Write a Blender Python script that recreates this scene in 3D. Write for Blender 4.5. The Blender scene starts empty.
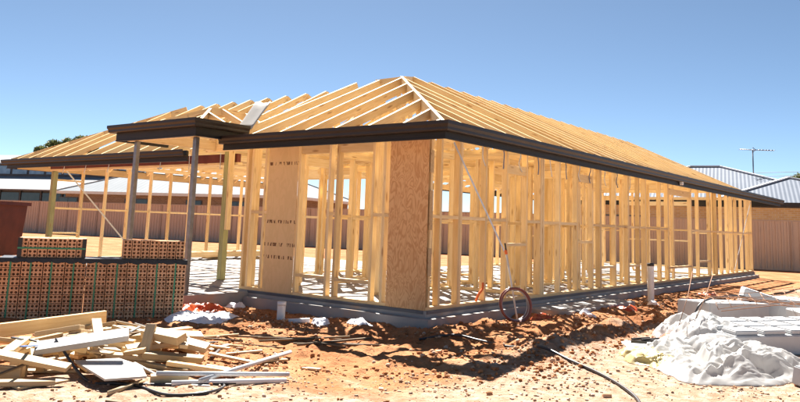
import bpy, bmesh, math, random
import numpy as np
from mathutils import Matrix, Vector
R = math.radians
random.seed(7); rng = np.random.default_rng(7)
scene = bpy.context.scene
col = scene.collection

# ------------------------------------------------------------------ camera
YAW, PITCH, ROLL = R(-37.80), R(8.10), R(1.99)
f = Vector((math.sin(YAW)*math.cos(PITCH), math.cos(YAW)*math.cos(PITCH), math.sin(PITCH)))
r0 = Vector((math.cos(YAW), -math.sin(YAW), 0)); u0 = r0.cross(f)
r_ = r0*math.cos(ROLL) + u0*math.sin(ROLL); u_ = u0*math.cos(ROLL) - r0*math.sin(ROLL)
cd = bpy.data.cameras.new('camera'); cam = bpy.data.objects.new('camera', cd); col.objects.link(cam)
M = Matrix((r_, u_, -f)).transposed().to_4x4(); M.translation = (5.656, -7.964, 1.082)
cam.matrix_world = M
cd.sensor_width = 36; cd.sensor_fit = 'HORIZONTAL'; cd.lens = 33.1
cd.shift_y = -0.1; cd.clip_end = 3000; cd.clip_start = .05
scene.camera = cam

# ------------------------------------------------------------------ sky, sun, exposure
SUN_EL, SUN_AZ = 52.0, -46.0            # azimuth from +Y towards +X
w = bpy.data.worlds.new('World'); scene.world = w; w.use_nodes = True
nt = w.node_tree; bg = nt.nodes['Background']
sk = nt.nodes.new('ShaderNodeTexSky'); sk.sky_type = 'NISHITA'; sk.sun_disc = False
sk.sun_elevation = R(SUN_EL); sk.sun_rotation = R(SUN_AZ)
sk.air_density = .42; sk.dust_density = .2; sk.ozone_density = 2.0; sk.altitude = 0
tint = nt.nodes.new('ShaderNodeMix'); tint.data_type = 'RGBA'; tint.blend_type = 'MULTIPLY'; tint.inputs[0].default_value = 1
tint.inputs[7].default_value = (.89, .93, .84, 1)          # white balance of the sky as the photograph renders it
nt.links.new(sk.outputs[0], tint.inputs[6]); nt.links.new(tint.outputs[2], bg.inputs[0]); bg.inputs[1].default_value = 0.05
sd = bpy.data.lights.new('sun', 'SUN'); sun = bpy.data.objects.new('sun', sd); col.objects.link(sun)
sd.energy = 5.0; sd.angle = R(.5); sd.color = (1, .955, .89)
sdir = Vector((math.sin(R(SUN_AZ))*math.cos(R(SUN_EL)), math.cos(R(SUN_AZ))*math.cos(R(SUN_EL)), math.sin(R(SUN_EL))))
sun.rotation_euler = sdir.to_track_quat('Z', 'Y').to_euler(); sun.location = (-20, 20, 40)
vs = scene.view_settings
vs.view_transform = 'Standard'; vs.look = 'None'; vs.gamma = 1; vs.use_curve_mapping = False
vs.exposure = 1.95

# ------------------------------------------------------------------ materials
MAT = {}
class NT:
    def __init__(s, name, rough=.7, spec=.3):
        m = bpy.data.materials.new(name); m.use_nodes = True; s.m = m; s.t = m.node_tree
        s.b = s.t.nodes['Principled BSDF']; s.b.inputs['Roughness'].default_value = rough
        s.b.inputs['Specular IOR Level'].default_value = spec
        MAT[name] = m; s.tc = None
    def n(s, typ, **kw):
        x = s.t.nodes.new('ShaderNode' + typ)
        for k, v in kw.items():
            if k in x.inputs.keys() if isinstance(k, str) else False: x.inputs[k].default_value = v
            else: setattr(x, k, v)
        return x
    def l(s, a, b): s.t.links.new(a, b)
    def coord(s, out='Object', scale=(1, 1, 1), rnd=True):
        tc = s.n('TexCoord'); v = tc.outputs[out]
        if rnd:
            oi = s.n('ObjectInfo'); mu = s.n('MATH_'.replace('MATH_', 'Math'), operation='MULTIPLY'); mu.inputs[1].default_value = 57.3
            s.l(oi.outputs['Random'], mu.inputs[0])
            ad = s.n('VectorMath', operation='ADD'); s.l(v, ad.inputs[0]); s.l(mu.outputs[0], ad.inputs[1]); v = ad.outputs[0]
        mp = s.n('VectorMath', operation='MULTIPLY'); mp.inputs[1].default_value = scale; s.l(v, mp.inputs[0])
        return mp.outputs[0]
    def noise(s, vec, scale=5, detail=3, rough=.55, dist=0):
        x = s.n('TexNoise'); x.inputs['Scale'].default_value = scale; x.inputs['Detail'].default_value = detail
        x.inputs['Roughness'].default_value = rough; x.inputs['Distortion'].default_value = dist
        s.l(vec, x.inputs['Vector']); return x.outputs['Fac']
    def ramp(s, fac, stops):
        x = s.n('ValToRGB'); e = x.color_ramp.elements
        while len(e) < len(stops): e.new(.5)
        for i, (p, c) in enumerate(stops):
            e[i].position = p; e[i].color = (*c, 1) if len(c) == 3 else c
        s.l(fac, x.inputs[0]); return x.outputs[0]
    def math(s, op, a, b=None, c=None, clamp=False):
        x = s.n('Math', operation=op); x.use_clamp = clamp
        for i, v in enumerate((a, b, c)):
            if v is None: continue
            if isinstance(v, (int, float)): x.inputs[i].default_value = v
            else: s.l(v, x.inputs[i])
        return x.outputs[0]
    def mix(s, fac, a, b, mode='MIX'):
        x = s.n('Mix', data_type='RGBA', blend_type=mode); x.clamp_factor = True
        for i, v in ((0, fac), (6, a), (7, b)):
            if isinstance(v, (int, float)): x.inputs[i].default_value = v
            elif isinstance(v, tuple): x.inputs[i].default_value = (*v, 1)
            else: s.l(v, x.inputs[i])
        return x.outputs[2]
    def base(s, c):
        if isinstance(c, tuple): s.b.inputs['Base Color'].default_value = (*c, 1)
        else: s.l(c, s.b.inputs['Base Color'])
    def bump(s, h, strength=.3, dist=.01):
        x = s.n('Bump'); x.inputs['Strength'].default_value = strength; x.inputs['Distance'].default_value = dist
        s.l(h, x.inputs['Height']); s.l(x.outputs[0], s.b.inputs['Normal'])
    def rnd(s):
        return s.n('ObjectInfo').outputs['Random']

def wood(name, lo, hi, knot=(.22, .10, .035), var=.22, grain=1.0):
    m = NT(name, .62, .25)
    v = m.coord(scale=(1.2, 16, 16))
    g = m.noise(v, 2.2, 4, .6, .6)
    c = m.ramp(g, [(.30, lo), (.68, hi)])
    v2 = m.coord(scale=(1.6, 7, 7))
    vo = m.n('TexVoronoi'); vo.inputs['Scale'].default_value = 1.3; m.l(v2, vo.inputs['Vector'])
    k = m.math('LESS_THAN', vo.outputs['Distance'], .13)
    k2 = m.ramp(vo.outputs['Distance'], [(.08, (.85, .85, .85)), (.19, (0, 0, 0))])
    c = m.mix(k2, c, knot)
    rr = m.rnd()
    br = m.ramp(rr, [(0, (1-var, 1-var*1.25, 1-var*1.6)), (.45, (1, 1, 1)), (.75, (1.0, .96, .86)), (1, (.92, .83, .70))])
    c = m.mix(1.0, c, br, 'MULTIPLY')
    big = m.noise(m.coord(scale=(.8, .8, .8)), 1.0, 2)
    c = m.mix(m.math('MULTIPLY', big, .25), c, (.70, .50, .27))
    m.base(c); m.bump(g, .15, .004)
    return m.m
wood('pine', (.75, .545, .275), (.90, .73, .45), (.36, .18, .07), var=.30)
wood('pine_weathered', (.42, .29, .15), (.55, .41, .25), (.25, .14, .07), var=.3)
wood('pine_pale', (.42, .31, .18), (.55, .435, .285), (.32, .20, .10), var=.35)
wood('treated_pine', (.16, .20, .085), (.36, .38, .19))
wood('dark_stick', (.05, .03, .018), (.12, .075, .045), var=.4)

def ply(name, lo, hi, marks=False):
    m = NT(name, .6, .25)
    v = m.coord(scale=(1.0, 2.6, 2.6), rnd=False)
    n1 = m.noise(v, 2.6, 2, .5, .9)
    s_ = m.math('SINE', m.math('MULTIPLY', n1, 60.0 if not marks else 24.0))
    fac = m.math('MULTIPLY_ADD', s_, .5, .5)
    c = m.ramp(fac, [(.1, lo), (.75, hi)])
    fine = m.noise(m.coord(scale=(3, 60, 60), rnd=False), 3, 2)
    c = m.mix(m.math('MULTIPLY', fine, .35), c, lo)
    if marks:     # rows of brown resin runs across the sheet
        tc = m.n('TexCoord'); sp = m.n('SeparateXYZ'); m.l(tc.outputs['Object'], sp.inputs[0])
        tot = None
        for x0 in (1.12, .78, -.12, -.47, -.66):
            band = m.math('LESS_THAN', m.math('ABSOLUTE', m.math('SUBTRACT', sp.outputs[0], x0)), .026)
            tot = band if tot is None else m.math('ADD', tot, band)
        nn = m.noise(m.coord(scale=(6, 30, 30), rnd=False), 1.0, 1)
        msk = m.math('MULTIPLY', m.math('GREATER_THAN', nn, .52), tot, clamp=True)
        c = m.mix(msk, c, (.16, .075, .03))
    m.base(c); m.bump(fac, .05, .002)
ply('ply_face', (.56, .30, .125), (.72, .45, .22))
ply('ply_pale', (.67, .46, .225), (.71, .49, .25), True)

m = NT('gutter_metal', .42, .35); n = m.noise(m.coord(scale=(1, 1, 1)), 3, 3)
m.base(m.ramp(n, [(.3, (.017, .012, .010)), (.7, (.024, .017, .014))])); m.bump(n, .05, .004)
m = NT('fascia_metal', .5, .3); n = m.noise(m.coord(scale=(1, 1, 1)), 3, 3)
m.base(m.ramp(n, [(.3, (.008, .0075, .008)), (.7, (.012, .011, .0115))]))
m = NT('red_oxide', .55, .3); n = m.noise(m.coord(scale=(1, 1, 1)), 6, 4)
m.base(m.ramp(n, [(.3, (.12, .030, .022)), (.7, (.17, .045, .033))]))
m = NT('galvanised', .38, .5); m.b.inputs['Metallic'].default_value = .75
n = m.noise(m.coord(scale=(1, 1, 1)), 12, 3); m.base(m.ramp(n, [(.3, (.17, .17, .18)), (.7, (.24, .24, .25))]))
m = NT('strap_steel', .4, .5); m.base((.55, .56, .58)); m.b.inputs['Metallic'].default_value = .5
m = NT('blue_strap', .5, .4); m.base((.10, .14, .25))
# concrete
m = NT('concrete', .85, .2); v = m.coord('Object', rnd=False)
n1 = m.noise(v, .9, 5, .6); n2 = m.noise(v, 14, 4, .65)
c = m.ramp(n1, [(.3, (.25, .245, .24)), (.7, (.36, .35, .335))]); c = m.mix(m.math('MULTIPLY', n2, .4), c, (.33, .30, .27))
st = m.noise(v, 2.3, 4, .6); c = m.mix(m.ramp(st, [(.56, (0, 0, 0)), (.72, (.55, .55, .55))]), c, (.46, .27, .15))
m.base(c); m.bump(n2, .25, .01)
m = NT('membrane', .5, .4); m.base((.07, .08, .095))
# soil
m = NT('soil', .95, .1); tc = m.n('TexCoord'); v = tc.outputs['Object']
n1 = m.noise(v, 1.3, 6, .62, .3); n2 = m.noise(v, 9, 5, .65); n3 = m.noise(v, .45, 4, .6); n4 = m.noise(v, 45, 3, .7)
c = m.ramp(n1, [(.28, (.25, .088, .031)), (.5, (.37, .165, .070)), (.72, (.45, .25, .13))])
sp = m.n('SeparateXYZ'); m.l(v, sp.inputs[0])
# the trodden pale sand lies away from the slab, in front and to the side
d = m.math('MAXIMUM', m.math('SUBTRACT', sp.outputs[0], 2.05), m.math('SUBTRACT', m.math('MULTIPLY', m.math('SUBTRACT', m.math('MULTIPLY', sp.outputs[0], .75), sp.outputs[1]), .8), 3.45))
d = m.math('ADD', d, m.math('MULTIPLY', m.math('SUBTRACT', n3, .5), 2.2))
d = m.math('ADD', d, m.math('MULTIPLY', m.math('SUBTRACT', n1, .5), 2.0))
pale = m.ramp(m.math('MULTIPLY_ADD', d, 1.0, .5), [(.25, (0, 0, 0)), (.85, (.9, .9, .9))])
pc = m.ramp(n2, [(.3, (.315, .21, .14)), (.7, (.42, .32, .245))])
c = m.mix(pale, c, pc)
c = m.mix(m.math('MULTIPLY', m.ramp(n2, [(.42, (1, 1, 1)), (.58, (0, 0, 0))]), .33), c, (.23, .085, .033))
c = m.mix(m.ramp(n4, [(.62, (0, 0, 0)), (.75, (.55, .55, .55))]), c, (.50, .37, .275))
m.base(c); m.bump(m.math('ADD', n2, m.math('MULTIPLY', n4, .6)), .8, .04)
m = NT('clod', .95, .1); g = m.n('NewGeometry'); 
rp = g.outputs['Random Per Island']; n = m.noise(m.coord(rnd=False), 20, 3)
c = m.ramp(rp, [(0, (.27, .10, .036)), (.5, (.37, .165, .07)), (.8, (.45, .26, .145)), (1, (.52, .40, .30))]); m.base(c)
m = NT('crumb', .95, .1); g = m.n('NewGeometry')
m.base(m.ramp(g.outputs['Random Per Island'], [(0, (.33, .185, .10)), (.5, (.42, .285, .19)), (1, (.50, .39, .30))]))
# bricks
m = NT('brick_clay', .85, .2); v = m.coord(); n1 = m.noise(v, 12, 4); n2 = m.noise(v, 90, 2)
c = m.ramp(n1, [(.3, (.66, .39, .225)), (.7, (.74, .47, .29))]); c = m.mix(m.math('MULTIPLY', n2, .3), c, (.55, .31, .18))
c = m.mix(1.0, c, m.ramp(m.rnd(), [(0, (.78, .74, .70)), (.5, (.96, .95, .93)), (1, (1, .97, .9))]), 'MULTIPLY'); m.base(c); m.bump(n2, .3, .003)
m = NT('green_band', .45, .4); m.base((.035, .24, .13))
m = NT('black_sheet', .4, .4); m.base((.014, .015, .018))
# steel sheeting
def plain(name, c1, c2, rough=.6, spec=.3, sc=5, bump=0, metal=0):
    m = NT(name, rough, spec); n = m.noise(m.coord(), sc, 4, .6); m.base(m.ramp(n, [(.3, c1), (.7, c2)]))
    m.b.inputs['Metallic'].default_value = metal
    if bump: m.bump(n, bump, .01)
    return m
plain('fence_steel', (.46, .345, .265), (.50, .38, .295), .5, .4, 1.5)
plain('fence_post', (.37, .28, .22), (.41, .31, .245), .5, .4)
plain('bin_paint', (.05, .012, .011), (.085, .022, .018), .6, .3, 3)
plain('bin_rust', (.10, .03, .02), (.25, .10, .05), .8, .2, 6)
plain('pvc_white', (.66, .65, .63), (.74, .73, .71), .35, .5)
plain('pvc_grey', (.42, .44, .45), (.50, .51, .52), .4, .5)
plain('black_poly', (.018, .018, .02), (.035, .034, .036), .4, .5)
plain('brown_hose', (.16, .05, .045), (.26, .10, .085), .4, .5)
plain('orange_plastic', (.72, .13, .03), (.80, .19, .05), .45, .4)
plain('blue_plastic', (.02, .09, .32), (.04, .13, .40), .4, .4)
plain('rust_wire', (.20, .10, .06), (.33, .18, .11), .8, .2, 12)
plain('foam', (.46, .46, .46), (.51, .51, .505), .8, .2, 9, .15)
plain('white_board', (.36, .34, .31), (.42, .40, .365), .45, .4, 4)
plain('window_glass', (.015, .02, .028), (.03, .04, .055), .08, .6, 2)
plain('blue_glass', (.10, .17, .26), (.22, .32, .44), .1, .6, 2)
plain('white_trim', (.72, .72, .72), (.80, .80, .79), .5, .4)
plain('dark_cladding', (.035, .04, .05), (.06, .065, .075), .5, .4, 2)
plain('bark', (.12, .085, .06), (.20, .15, .11), .9, .1, 6, .4)
plain('paper_white', (.70, .71, .74), (.80, .80, .82), .7, .2, 6)
plain('cream_metal', (.55, .52, .47), (.62, .60, .55), .5, .4)
def film(name, c, tr=.25, rough=.35):
    m = NT(name, rough, .5); n = m.noise(m.coord(rnd=False), 4, 4); m.base(m.ramp(n, [(.3, tuple(x*.9 for x in c)), (.7, c)]))
    t = m.n('BsdfTranslucent'); t.inputs[0].default_value = (*c, 1); mx = m.n('MixShader'); mx.inputs[0].default_value = tr
    m.l(m.b.outputs[0], mx.inputs[1]); m.l(t.outputs[0], mx.inputs[2]); m.l(mx.outputs[0], m.t.nodes['Material Output'].inputs[0])
film('plastic_film', (.60, .59, .57), .45, .4)
film('yellow_film', (.60, .50, .25), .3)
film('tarp_orange', (.52, .085, .02), .15)
# corrugated roofs, ribs run down the slope (UV in metres)
def corrugated(name, c1, c2, pitch=.19):
    m = NT(name, .65, .12); tc = m.n('TexCoord'); sp = m.n('SeparateXYZ'); m.l(tc.outputs['UV'], sp.inputs[0])
    s_ = m.math('SINE', m.math('MULTIPLY', sp.outputs[0], 2*math.pi/pitch)); n = m.noise(m.coord(rnd=False), .6, 4)
    m.base(m.ramp(n, [(.3, c1), (.7, c2)])); m.bump(s_, .28, .02); m.b.inputs['Metallic'].default_value = 0
corrugated('roof_blue_grey', (.11, .13, .165), (.14, .16, .20), .17)
corrugated('roof_pale', (.15, .165, .18), (.185, .20, .215), .4)
corrugated('roof_light', (.24, .25, .26), (.29, .30, .31), .4)
def brickwall(name, a, b, mo):
    m = NT(name, .85, .2); tc = m.n('TexCoord'); bt = m.n('TexBrick'); m.l(tc.outputs['UV'], bt.inputs['Vector'])
    bt.inputs['Color1'].default_value = (*a, 1); bt.inputs['Color2'].default_value = (*b, 1); bt.inputs['Mortar'].default_value = (*mo, 1)
    bt.inputs['Scale'].default_value = 1; bt.inputs['Brick Width'].default_value = .24; bt.inputs['Row Height'].default_value = .086; bt.inputs['Mortar Size'].default_value = .008
    m.base(bt.outputs[0])
brickwall('brick_cream', (.55, .38, .19), (.46, .29, .13), (.5, .44, .36))
brickwall('brick_brown', (.17, .10, .06), (.23, .14, .085), (.27, .22, .17))
def leaf(name, a, b):
    m = NT(name, .6, .25); g = m.n('NewGeometry'); c = m.ramp(g.outputs['Random Per Island'], [(0, a), (1, b)]); m.base(c)
    t = m.n('BsdfTranslucent'); m.l(c, t.inputs[0]); mx = m.n('MixShader'); mx.inputs[0].default_value = .3
    m.l(m.b.outputs[0], mx.inputs[1]); m.l(t.outputs[0], mx.inputs[2]); m.l(mx.outputs[0], m.t.nodes['Material Output'].inputs[0])
leaf('leaf_olive', (.07, .09, .03), (.17, .18, .07))

# ------------------------------------------------------------------ object helpers
WM = {}
def link(name, data, Mw, parent=None):
    o = bpy.data.objects.new(name, data); col.objects.link(o); WM[o.name] = Mw.copy()
    if parent is not None:
        o.parent = parent; o.matrix_basis = WM[parent.name].inverted() @ Mw
    else: o.matrix_basis = Mw
    return o
def T(x, y, z): return Matrix.Translation((x, y, z))
def tag(o, label=None, cat=None, group=None, kind=None):
    if label: o['label'] = label
    if cat: o['category'] = cat
    if group: o['group'] = group
    if kind: o['kind'] = kind
    return o
def empty(name, loc, label, cat, group=None, rz=0):
    return tag(link(name, None, T(*loc) @ Matrix.Rotation(rz, 4, 'Z')), label, cat, group)
def mesh(name, vs_, fs, mat, smooth=False):
    me = bpy.data.meshes.new(name); me.from_pydata([tuple(v) for v in vs_], [], fs); me.materials.append(MAT[mat])
    if smooth: me.polygons.foreach_set('use_smooth', [True]*len(me.polygons))
    me.update(); return me
BOXF = [(0, 1, 3, 2), (4, 6, 7, 5), (0, 4, 5, 1), (2, 3, 7, 6), (0, 2, 6, 4), (1, 5, 7, 3)]
def boxv(c, s): 
    return [(c[0]+a*s[0]/2, c[1]+b*s[1]/2, c[2]+d*s[2]/2) for a in (-1, 1) for b in (-1, 1) for d in (-1, 1)]
def boxes(lst):
    V, F = [], []
    for c, s in lst:
        n = len(V); V += boxv(c, s); F += [tuple(i+n for i in q) for q in BOXF]
    return V, F
CACHE = {}
def boxmesh(l, a, b, mat, bev=0.0):
    k = (round(l, 3), round(a, 3), round(b, 3), mat, bev)
    if k not in CACHE:
        me = mesh('timber', *boxes([((0, 0, 0), (k[0], k[1], k[2]))]), mat)
        if bev:
            bm = bmesh.new(); bm.from_mesh(me); bmesh.ops.bevel(bm, geom=bm.edges[:], offset=bev, segments=1, affect='EDGES'); bm.to_mesh(me); bm.free()
        CACHE[k] = me
    return CACHE[k]
def frame(A, B, up=(0, 0, 1)):
    A, B = Vector(A), Vector(B); x = (B-A).normalized(); up = Vector(up)
    if abs(x.dot(up)) > .99: up = Vector((0, 1, 0))
    y = up.cross(x).normalized(); z = x.cross(y)
    M_ = Matrix((x, y, z)).transposed().to_4x4(); M_.translation = (A+B)/2
    return M_, (B-A).length
def stick(name, A, B, wy, hz, mat, parent=None, up=(0, 0, 1), bev=0):
    """a straight piece from A to B, wy across and hz along `up`"""
    M_, L_ = frame(A, B, up); return link(name, boxmesh(L_, wy, hz, mat, bev), M_, parent)
def block(name, c, s, mat, parent=None, bev=0):
    return link(name, boxmesh(s[0], s[1], s[2], mat, bev), T(*c), parent)
def joined(name, lst, mat, parent=None, origin=(0, 0, 0)):
    l2 = [((c[0]-origin[0], c[1]-origin[1], c[2]-origin[2]), s) for c, s in lst]
    return link(name, mesh(name, *boxes(l2), mat), T(*origin), parent)
def tube(name, pts, rad, mat, parent=None, n=8, closed=False, caps=True, hollow=0):
    P = [Vector(p) for p in pts]; N = len(P); V, F = [], []; prev = None; o = P[0].copy()
    for i, p in enumerate(P):
        t = (P[(i+1) % N]-P[i-1]) if closed else (P[min(i+1, N-1)]-P[max(i-1, 0)]); t.normalize()
        a = (prev - t*prev.dot(t)) if prev is not None else t.orthogonal()
        if a.length < 1e-6: a = t.orthogonal()
        a.normalize(); prev = a; b = t.cross(a); rr = rad[i] if isinstance(rad, (list, tuple)) else rad
        for k in range(n):
            th = 2*math.pi*k/n; V.append(p-o+(a*math.cos(th)+b*math.sin(th))*rr)
    m_ = N if closed else N-1
    for i in range(m_):
        for k in range(n):
            j = (i+1) % N; F.append((i*n+k, i*n+(k+1) % n, j*n+(k+1) % n, j*n+k))
    if not closed and caps:
        F.append(tuple(range(n-1, -1, -1))); F.append(tuple((N-1)*n+k for k in range(n)))
    return link(name, mesh(name, V, F, mat, True), T(*o), parent)
def smooth_path(pts, sub=6):
    P = [Vector(p) for p in pts]; out = []
    for i in range(len(P)-1):
        p0, p1, p2, p3 = P[max(i-1, 0)], P[i], P[i+1], P[min(i+2, len(P)-1)]
        for k in range(sub):
            t = k/sub; out.append(.5*((2*p1)+(p2-p0)*t+(2*p0-5*p1+4*p2-p3)*t*t+(3*p1-p0-3*p2+p3)*t**3))
    out.append(P[-1]); return out
def sweep(name, path, prof, mat, parent, zb):
    """sweep a closed profile (offset outward to the right of travel, z) along a plan polyline with mitred corners"""
    n, k = len(path), len(prof); V, F = [], []; P = [Vector((*p, 0)) for p in path]; o = Vector((path[0][0], path[0][1], zb))
    for i in range(n):
        d1 = (P[i]-P[i-1]).normalized() if i else None; d2 = (P[i+1]-P[i]).normalized() if i < n-1 else None
        d1 = d1 or d2; d2 = d2 or d1
        n1 = Vector((d1.y, -d1.x, 0)); n2 = Vector((d2.y, -d2.x, 0)); mt = (n1+n2); mt = mt/mt.length_squared*2
        for (a, z) in prof: V.append(P[i]+mt*a+Vector((0, 0, zb+z))-o)
    for i in range(n-1):
        for j in range(k): F.append((i*k+j, i*k+(j+1) % k, (i+1)*k+(j+1) % k, (i+1)*k+j))
    F.append(tuple(range(k-1, -1, -1))); F.append(tuple((n-1)*k+j for j in range(k)))
    return link(name, mesh(name, V, F, mat), T(*o), parent)
def uvplane(me, polys_uv):
    uv = me.uv_layers.new(name='UVMap'); 
    for p, f_ in zip(me.polygons, polys_uv):
        for li in p.loop_indices: uv.data[li].uv = f_(me.vertices[me.loops[li].vertex_index].co)
def slope_uv(me):
    """UV in metres: u along the level direction of each face, v down its slope"""
    fs = []
    for p in me.polygons:
        nrm = p.normal; u = Vector((0, 0, 1)).cross(nrm)
        u = u.normalized() if u.length > 1e-3 else Vector((1, 0, 0)); v = nrm.cross(u)
        fs.append(lambda co, u=u, v=v: (co.dot(u), co.dot(v)))
    uvplane(me, fs)

# ------------------------------------------------------------------ noise and ground
_perm = rng.permutation(512); _perm = np.concatenate([_perm, _perm])
def vnoise(x, y, s=0):
    xi = np.floor(x).astype(int); yi = np.floor(y).astype(int); fx = x-xi; fy = y-yi
    fx = fx*fx*fx*(fx*(fx*6-15)+10); fy = fy*fy*fy*(fy*(fy*6-15)+10)
    h = lambda a, b: _perm[(_perm[(a+s*37) % 512]+b) % 512]/511.0
    return (h(xi, yi)*(1-fx)+h(xi+1, yi)*fx)*(1-fy)+(h(xi, yi+1)*(1-fx)+h(xi+1, yi+1)*fx)*fy
def fbm(x, y, sc, oc=4, s=0, g=.5):
    t = 0; a = 1; n_ = 0
    for i in range(oc): t = t+a*(vnoise(x*sc, y*sc, s+i)-.5); n_ += a; a *= g; sc = sc*2.03
    return t/n_*2
def sst(a, b, x): t = np.clip((x-a)/(b-a), 0, 1); return t*t*(3-2*t)
def ground_z(x, y):
    x = np.asarray(x, float); y = np.asarray(y, float)
    near = np.exp(-(((x-1.5)/9)**2+((y-0)/11)**2))
    z = -.215+.05*fbm(x, y, .35, 2, 3)*near
    # churned soil strip along the slab and between slab and camera, flatter pale sand further out
    rough = np.clip(1.0-sst(2.0, 3.2, x)*.65-sst(2.6, 4.4, .75*x-y)*.6, .3, 1)
    z = z+near*rough*(.075*np.abs(fbm(x, y, 1.6, 4, 11))+.055*(fbm(x, y, 4.2, 3, 21))*sst(-.3, .3, fbm(x, y, .7, 2, 30)+.15)+.026*fbm(x, y, 11, 3, 41)+.012*np.abs(fbm(x, y, 24, 2, 47)))
    # spoil ridges thrown up along the right side trench
    for xc, wd, hh, y0, y1 in ((1.95, .32, .13, -1.2, 6.5), (1.0, .25, .07, .2, 9), (2.5, .5, .12, 7, 17), (.45, .18, .10, -.1, 1.6)):
        xx = xc+.35*fbm(y, y*0+xc, .6, 2, 55)
        z = z+hh*np.exp(-((x-xx)/wd)**2)*sst(y0, y0+.8, y)*(1-sst(y1-1, y1, y))*(.55+.9*np.abs(fbm(x, y, 2.4, 3, 60)))
    z = z-.05*np.exp(-((x-1.45)/.28)**2)*sst(-.5, .5, y)*(1-sst(7, 9, y))
    z = z-.07*np.exp(-(((x+3.3)/1.0)**2+((y+2.7)/1.4)**2))
    # far ground rises a little towards the back fence
    z = z+.12*sst(14, 26, -.35*x+y)
    return z
def gz(x, y): return float(ground_z(x, y))
def axis(lo, hi, st, far_lo, far_hi, g=1.16):
    a = list(np.arange(lo, hi+1e-6, st)); s_ = st; v = hi
    while v < far_hi: s_ *= g; v += s_; a.append(v)
    s_ = st; v = lo
    while v > far_lo: s_ *= g; v -= s_; a.insert(0, v)
    return np.array(a)
XS = axis(-3.9, 5.6, .03, -900, 700); YS = axis(-6.2, 7.6, .03, -300, 1200)
GX, GY = np.meshgrid(XS, YS); GZ = ground_z(GX, GY)
nx, ny = len(XS), len(YS)
vv = np.stack([GX, GY, GZ], -1).reshape(-1, 3)
idx = np.arange(nx*ny).reshape(ny, nx)
ff = np.stack([idx[:-1, :-1], idx[:-1, 1:], idx[1:, 1:], idx[1:, :-1]], -1).reshape(-1, 4)
def np_mesh(name, V, F, mat, smooth=True):
    me = bpy.data.meshes.new(name); k = F.shape[1]
    me.vertices.add(len(V)); me.vertices.foreach_set('co', np.ascontiguousarray(V, dtype=np.float32).ravel())
    me.loops.add(F.size); me.loops.foreach_set('vertex_index', F.astype(np.int32).ravel())
    me.polygons.add(len(F)); me.polygons.foreach_set('loop_start', np.arange(0, F.size, k, dtype=np.int32))
    me.polygons.foreach_set('loop_total', np.full(len(F), k, dtype=np.int32))
    if smooth: me.polygons.foreach_set('use_smooth', np.ones(len(F), bool))
    me.materials.append(MAT[mat]); me.update(calc_edges=True); me.validate(); return me
ground = tag(link('ground', np_mesh('ground', vv, ff, 'soil'), Matrix.Identity(4)), kind='structure')

# loose clods and crumbs
ico = bmesh.new(); bmesh.ops.create_icosphere(ico, subdivisions=1, radius=1); IV = np.array([v.co[:] for v in ico.verts]); IF = np.array([[v.index for v in f_.verts] for f_ in ico.faces]); ico.free()
def clods(name, n, sampler, rmin, rmax, pw=2.2):
    P = []
    while len(P) < n:
        x, y = sampler()
        if x < .2 and y > -.2 and x > -3.5: continue
        if -5.7 < x < -3.3 and y > -1.4: continue
        P.append((x, y))
    P = np.array(P); rad = rmin+(rmax-rmin)*rng.random(n)**pw*1.0
    z = ground_z(P[:, 0], P[:, 1])
    V = np.repeat(IV[None], n, 0)*(1+.30*rng.standard_normal((n, 12, 1)))
    V = V*(.75+.5*rng.random((n, 1, 3))); V[:, :, 2] *= .75; V = V*rad[:, None, None]
    V[:, :, 0] += P[:, 0:1]; V[:, :, 1] += P[:, 1:2]; V[:, :, 2] += (z+rad*.25)[:, None]
    F = (IF[None]+(np.arange(n)*12)[:, None, None]).reshape(-1, 3)
    return tag(link(name, np_mesh(name, V.reshape(-1, 3), F, 'clod', False), Matrix.Identity(4)), kind='stuff')
def near_sampler():
    while True:
        x = rng.uniform(-3.6, 5); y = rng.uniform(-5.6, 9)
        dn = .12+.9*max(0, float(fbm(np.array(x), np.array(y), .9, 2, 70))+.1)
        if 1.2 < x < 2.6: dn += .35
        if -.1 < x < .8 and y < 2 and y > -1.2: dn += .3
        if x > 2.7 or .75*x-y > 4.0: dn *= .06
        if rng.random() < dn: return x, y
def pale_sampler():
    while True:
        x = rng.uniform(0, 5); y = rng.uniform(-5.6, 6)
        if x > 2.5 or .75*x-y > 3.7:
            if rng.random() < .15+.9*max(0, float(fbm(np.array(x), np.array(y), 1.1, 2, 74))+.1): return x, y
cr = clods('sand_crumbs', 16000, pale_sampler, .002, .017, 5); cr['label'] = 'pale crumbs of dry sandy soil strewn over the foreground'; cr.data.materials[0] = MAT['crumb']
cl = clods('soil_clods', 26000, near_sampler, .003, .028, 7); cl['label'] = 'loose clods of orange soil over the building site'; 

# ------------------------------------------------------------------ the house frame
house = empty('house_frame', (0, 0, -.2), 'timber framed house under construction with open rafters and dark gutters', 'house')
ZE, TP = 2.26, math.tan(R(25)); OV = .87
# slab
joined('slab', [((-3.0, 9.165, -.25), (6.04, 18.37, .5)), ((-9.06, 4.8, -.252), (6.08, 8.4, .496))], 'concrete', house, (0, 0, -.25))
joined('porch_slab', [((-4.5, -.38, -.262), (2.2, 1.94, .476))], 'concrete', house, (-4.5, -.4, -.26))
joined('slab_ledge', [((-1.617, -.081, -.295), (3.514, .118, .41)), ((.081, 9.172, -.296), (.118, 18.386, .412))], 'concrete', house, (0, 0, -.3))
block('step_pad', (.475, 3.95, -.295), (.665, 2.8, .37), 'concrete', house, .012)
joined('damp_course', [((-1.72, -.0245, -.022), (3.40, .008, .038)), ((.0245, 9.1, -.022), (.008, 18.2, .038))], 'membrane', house, (0, 0, -.04))

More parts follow.
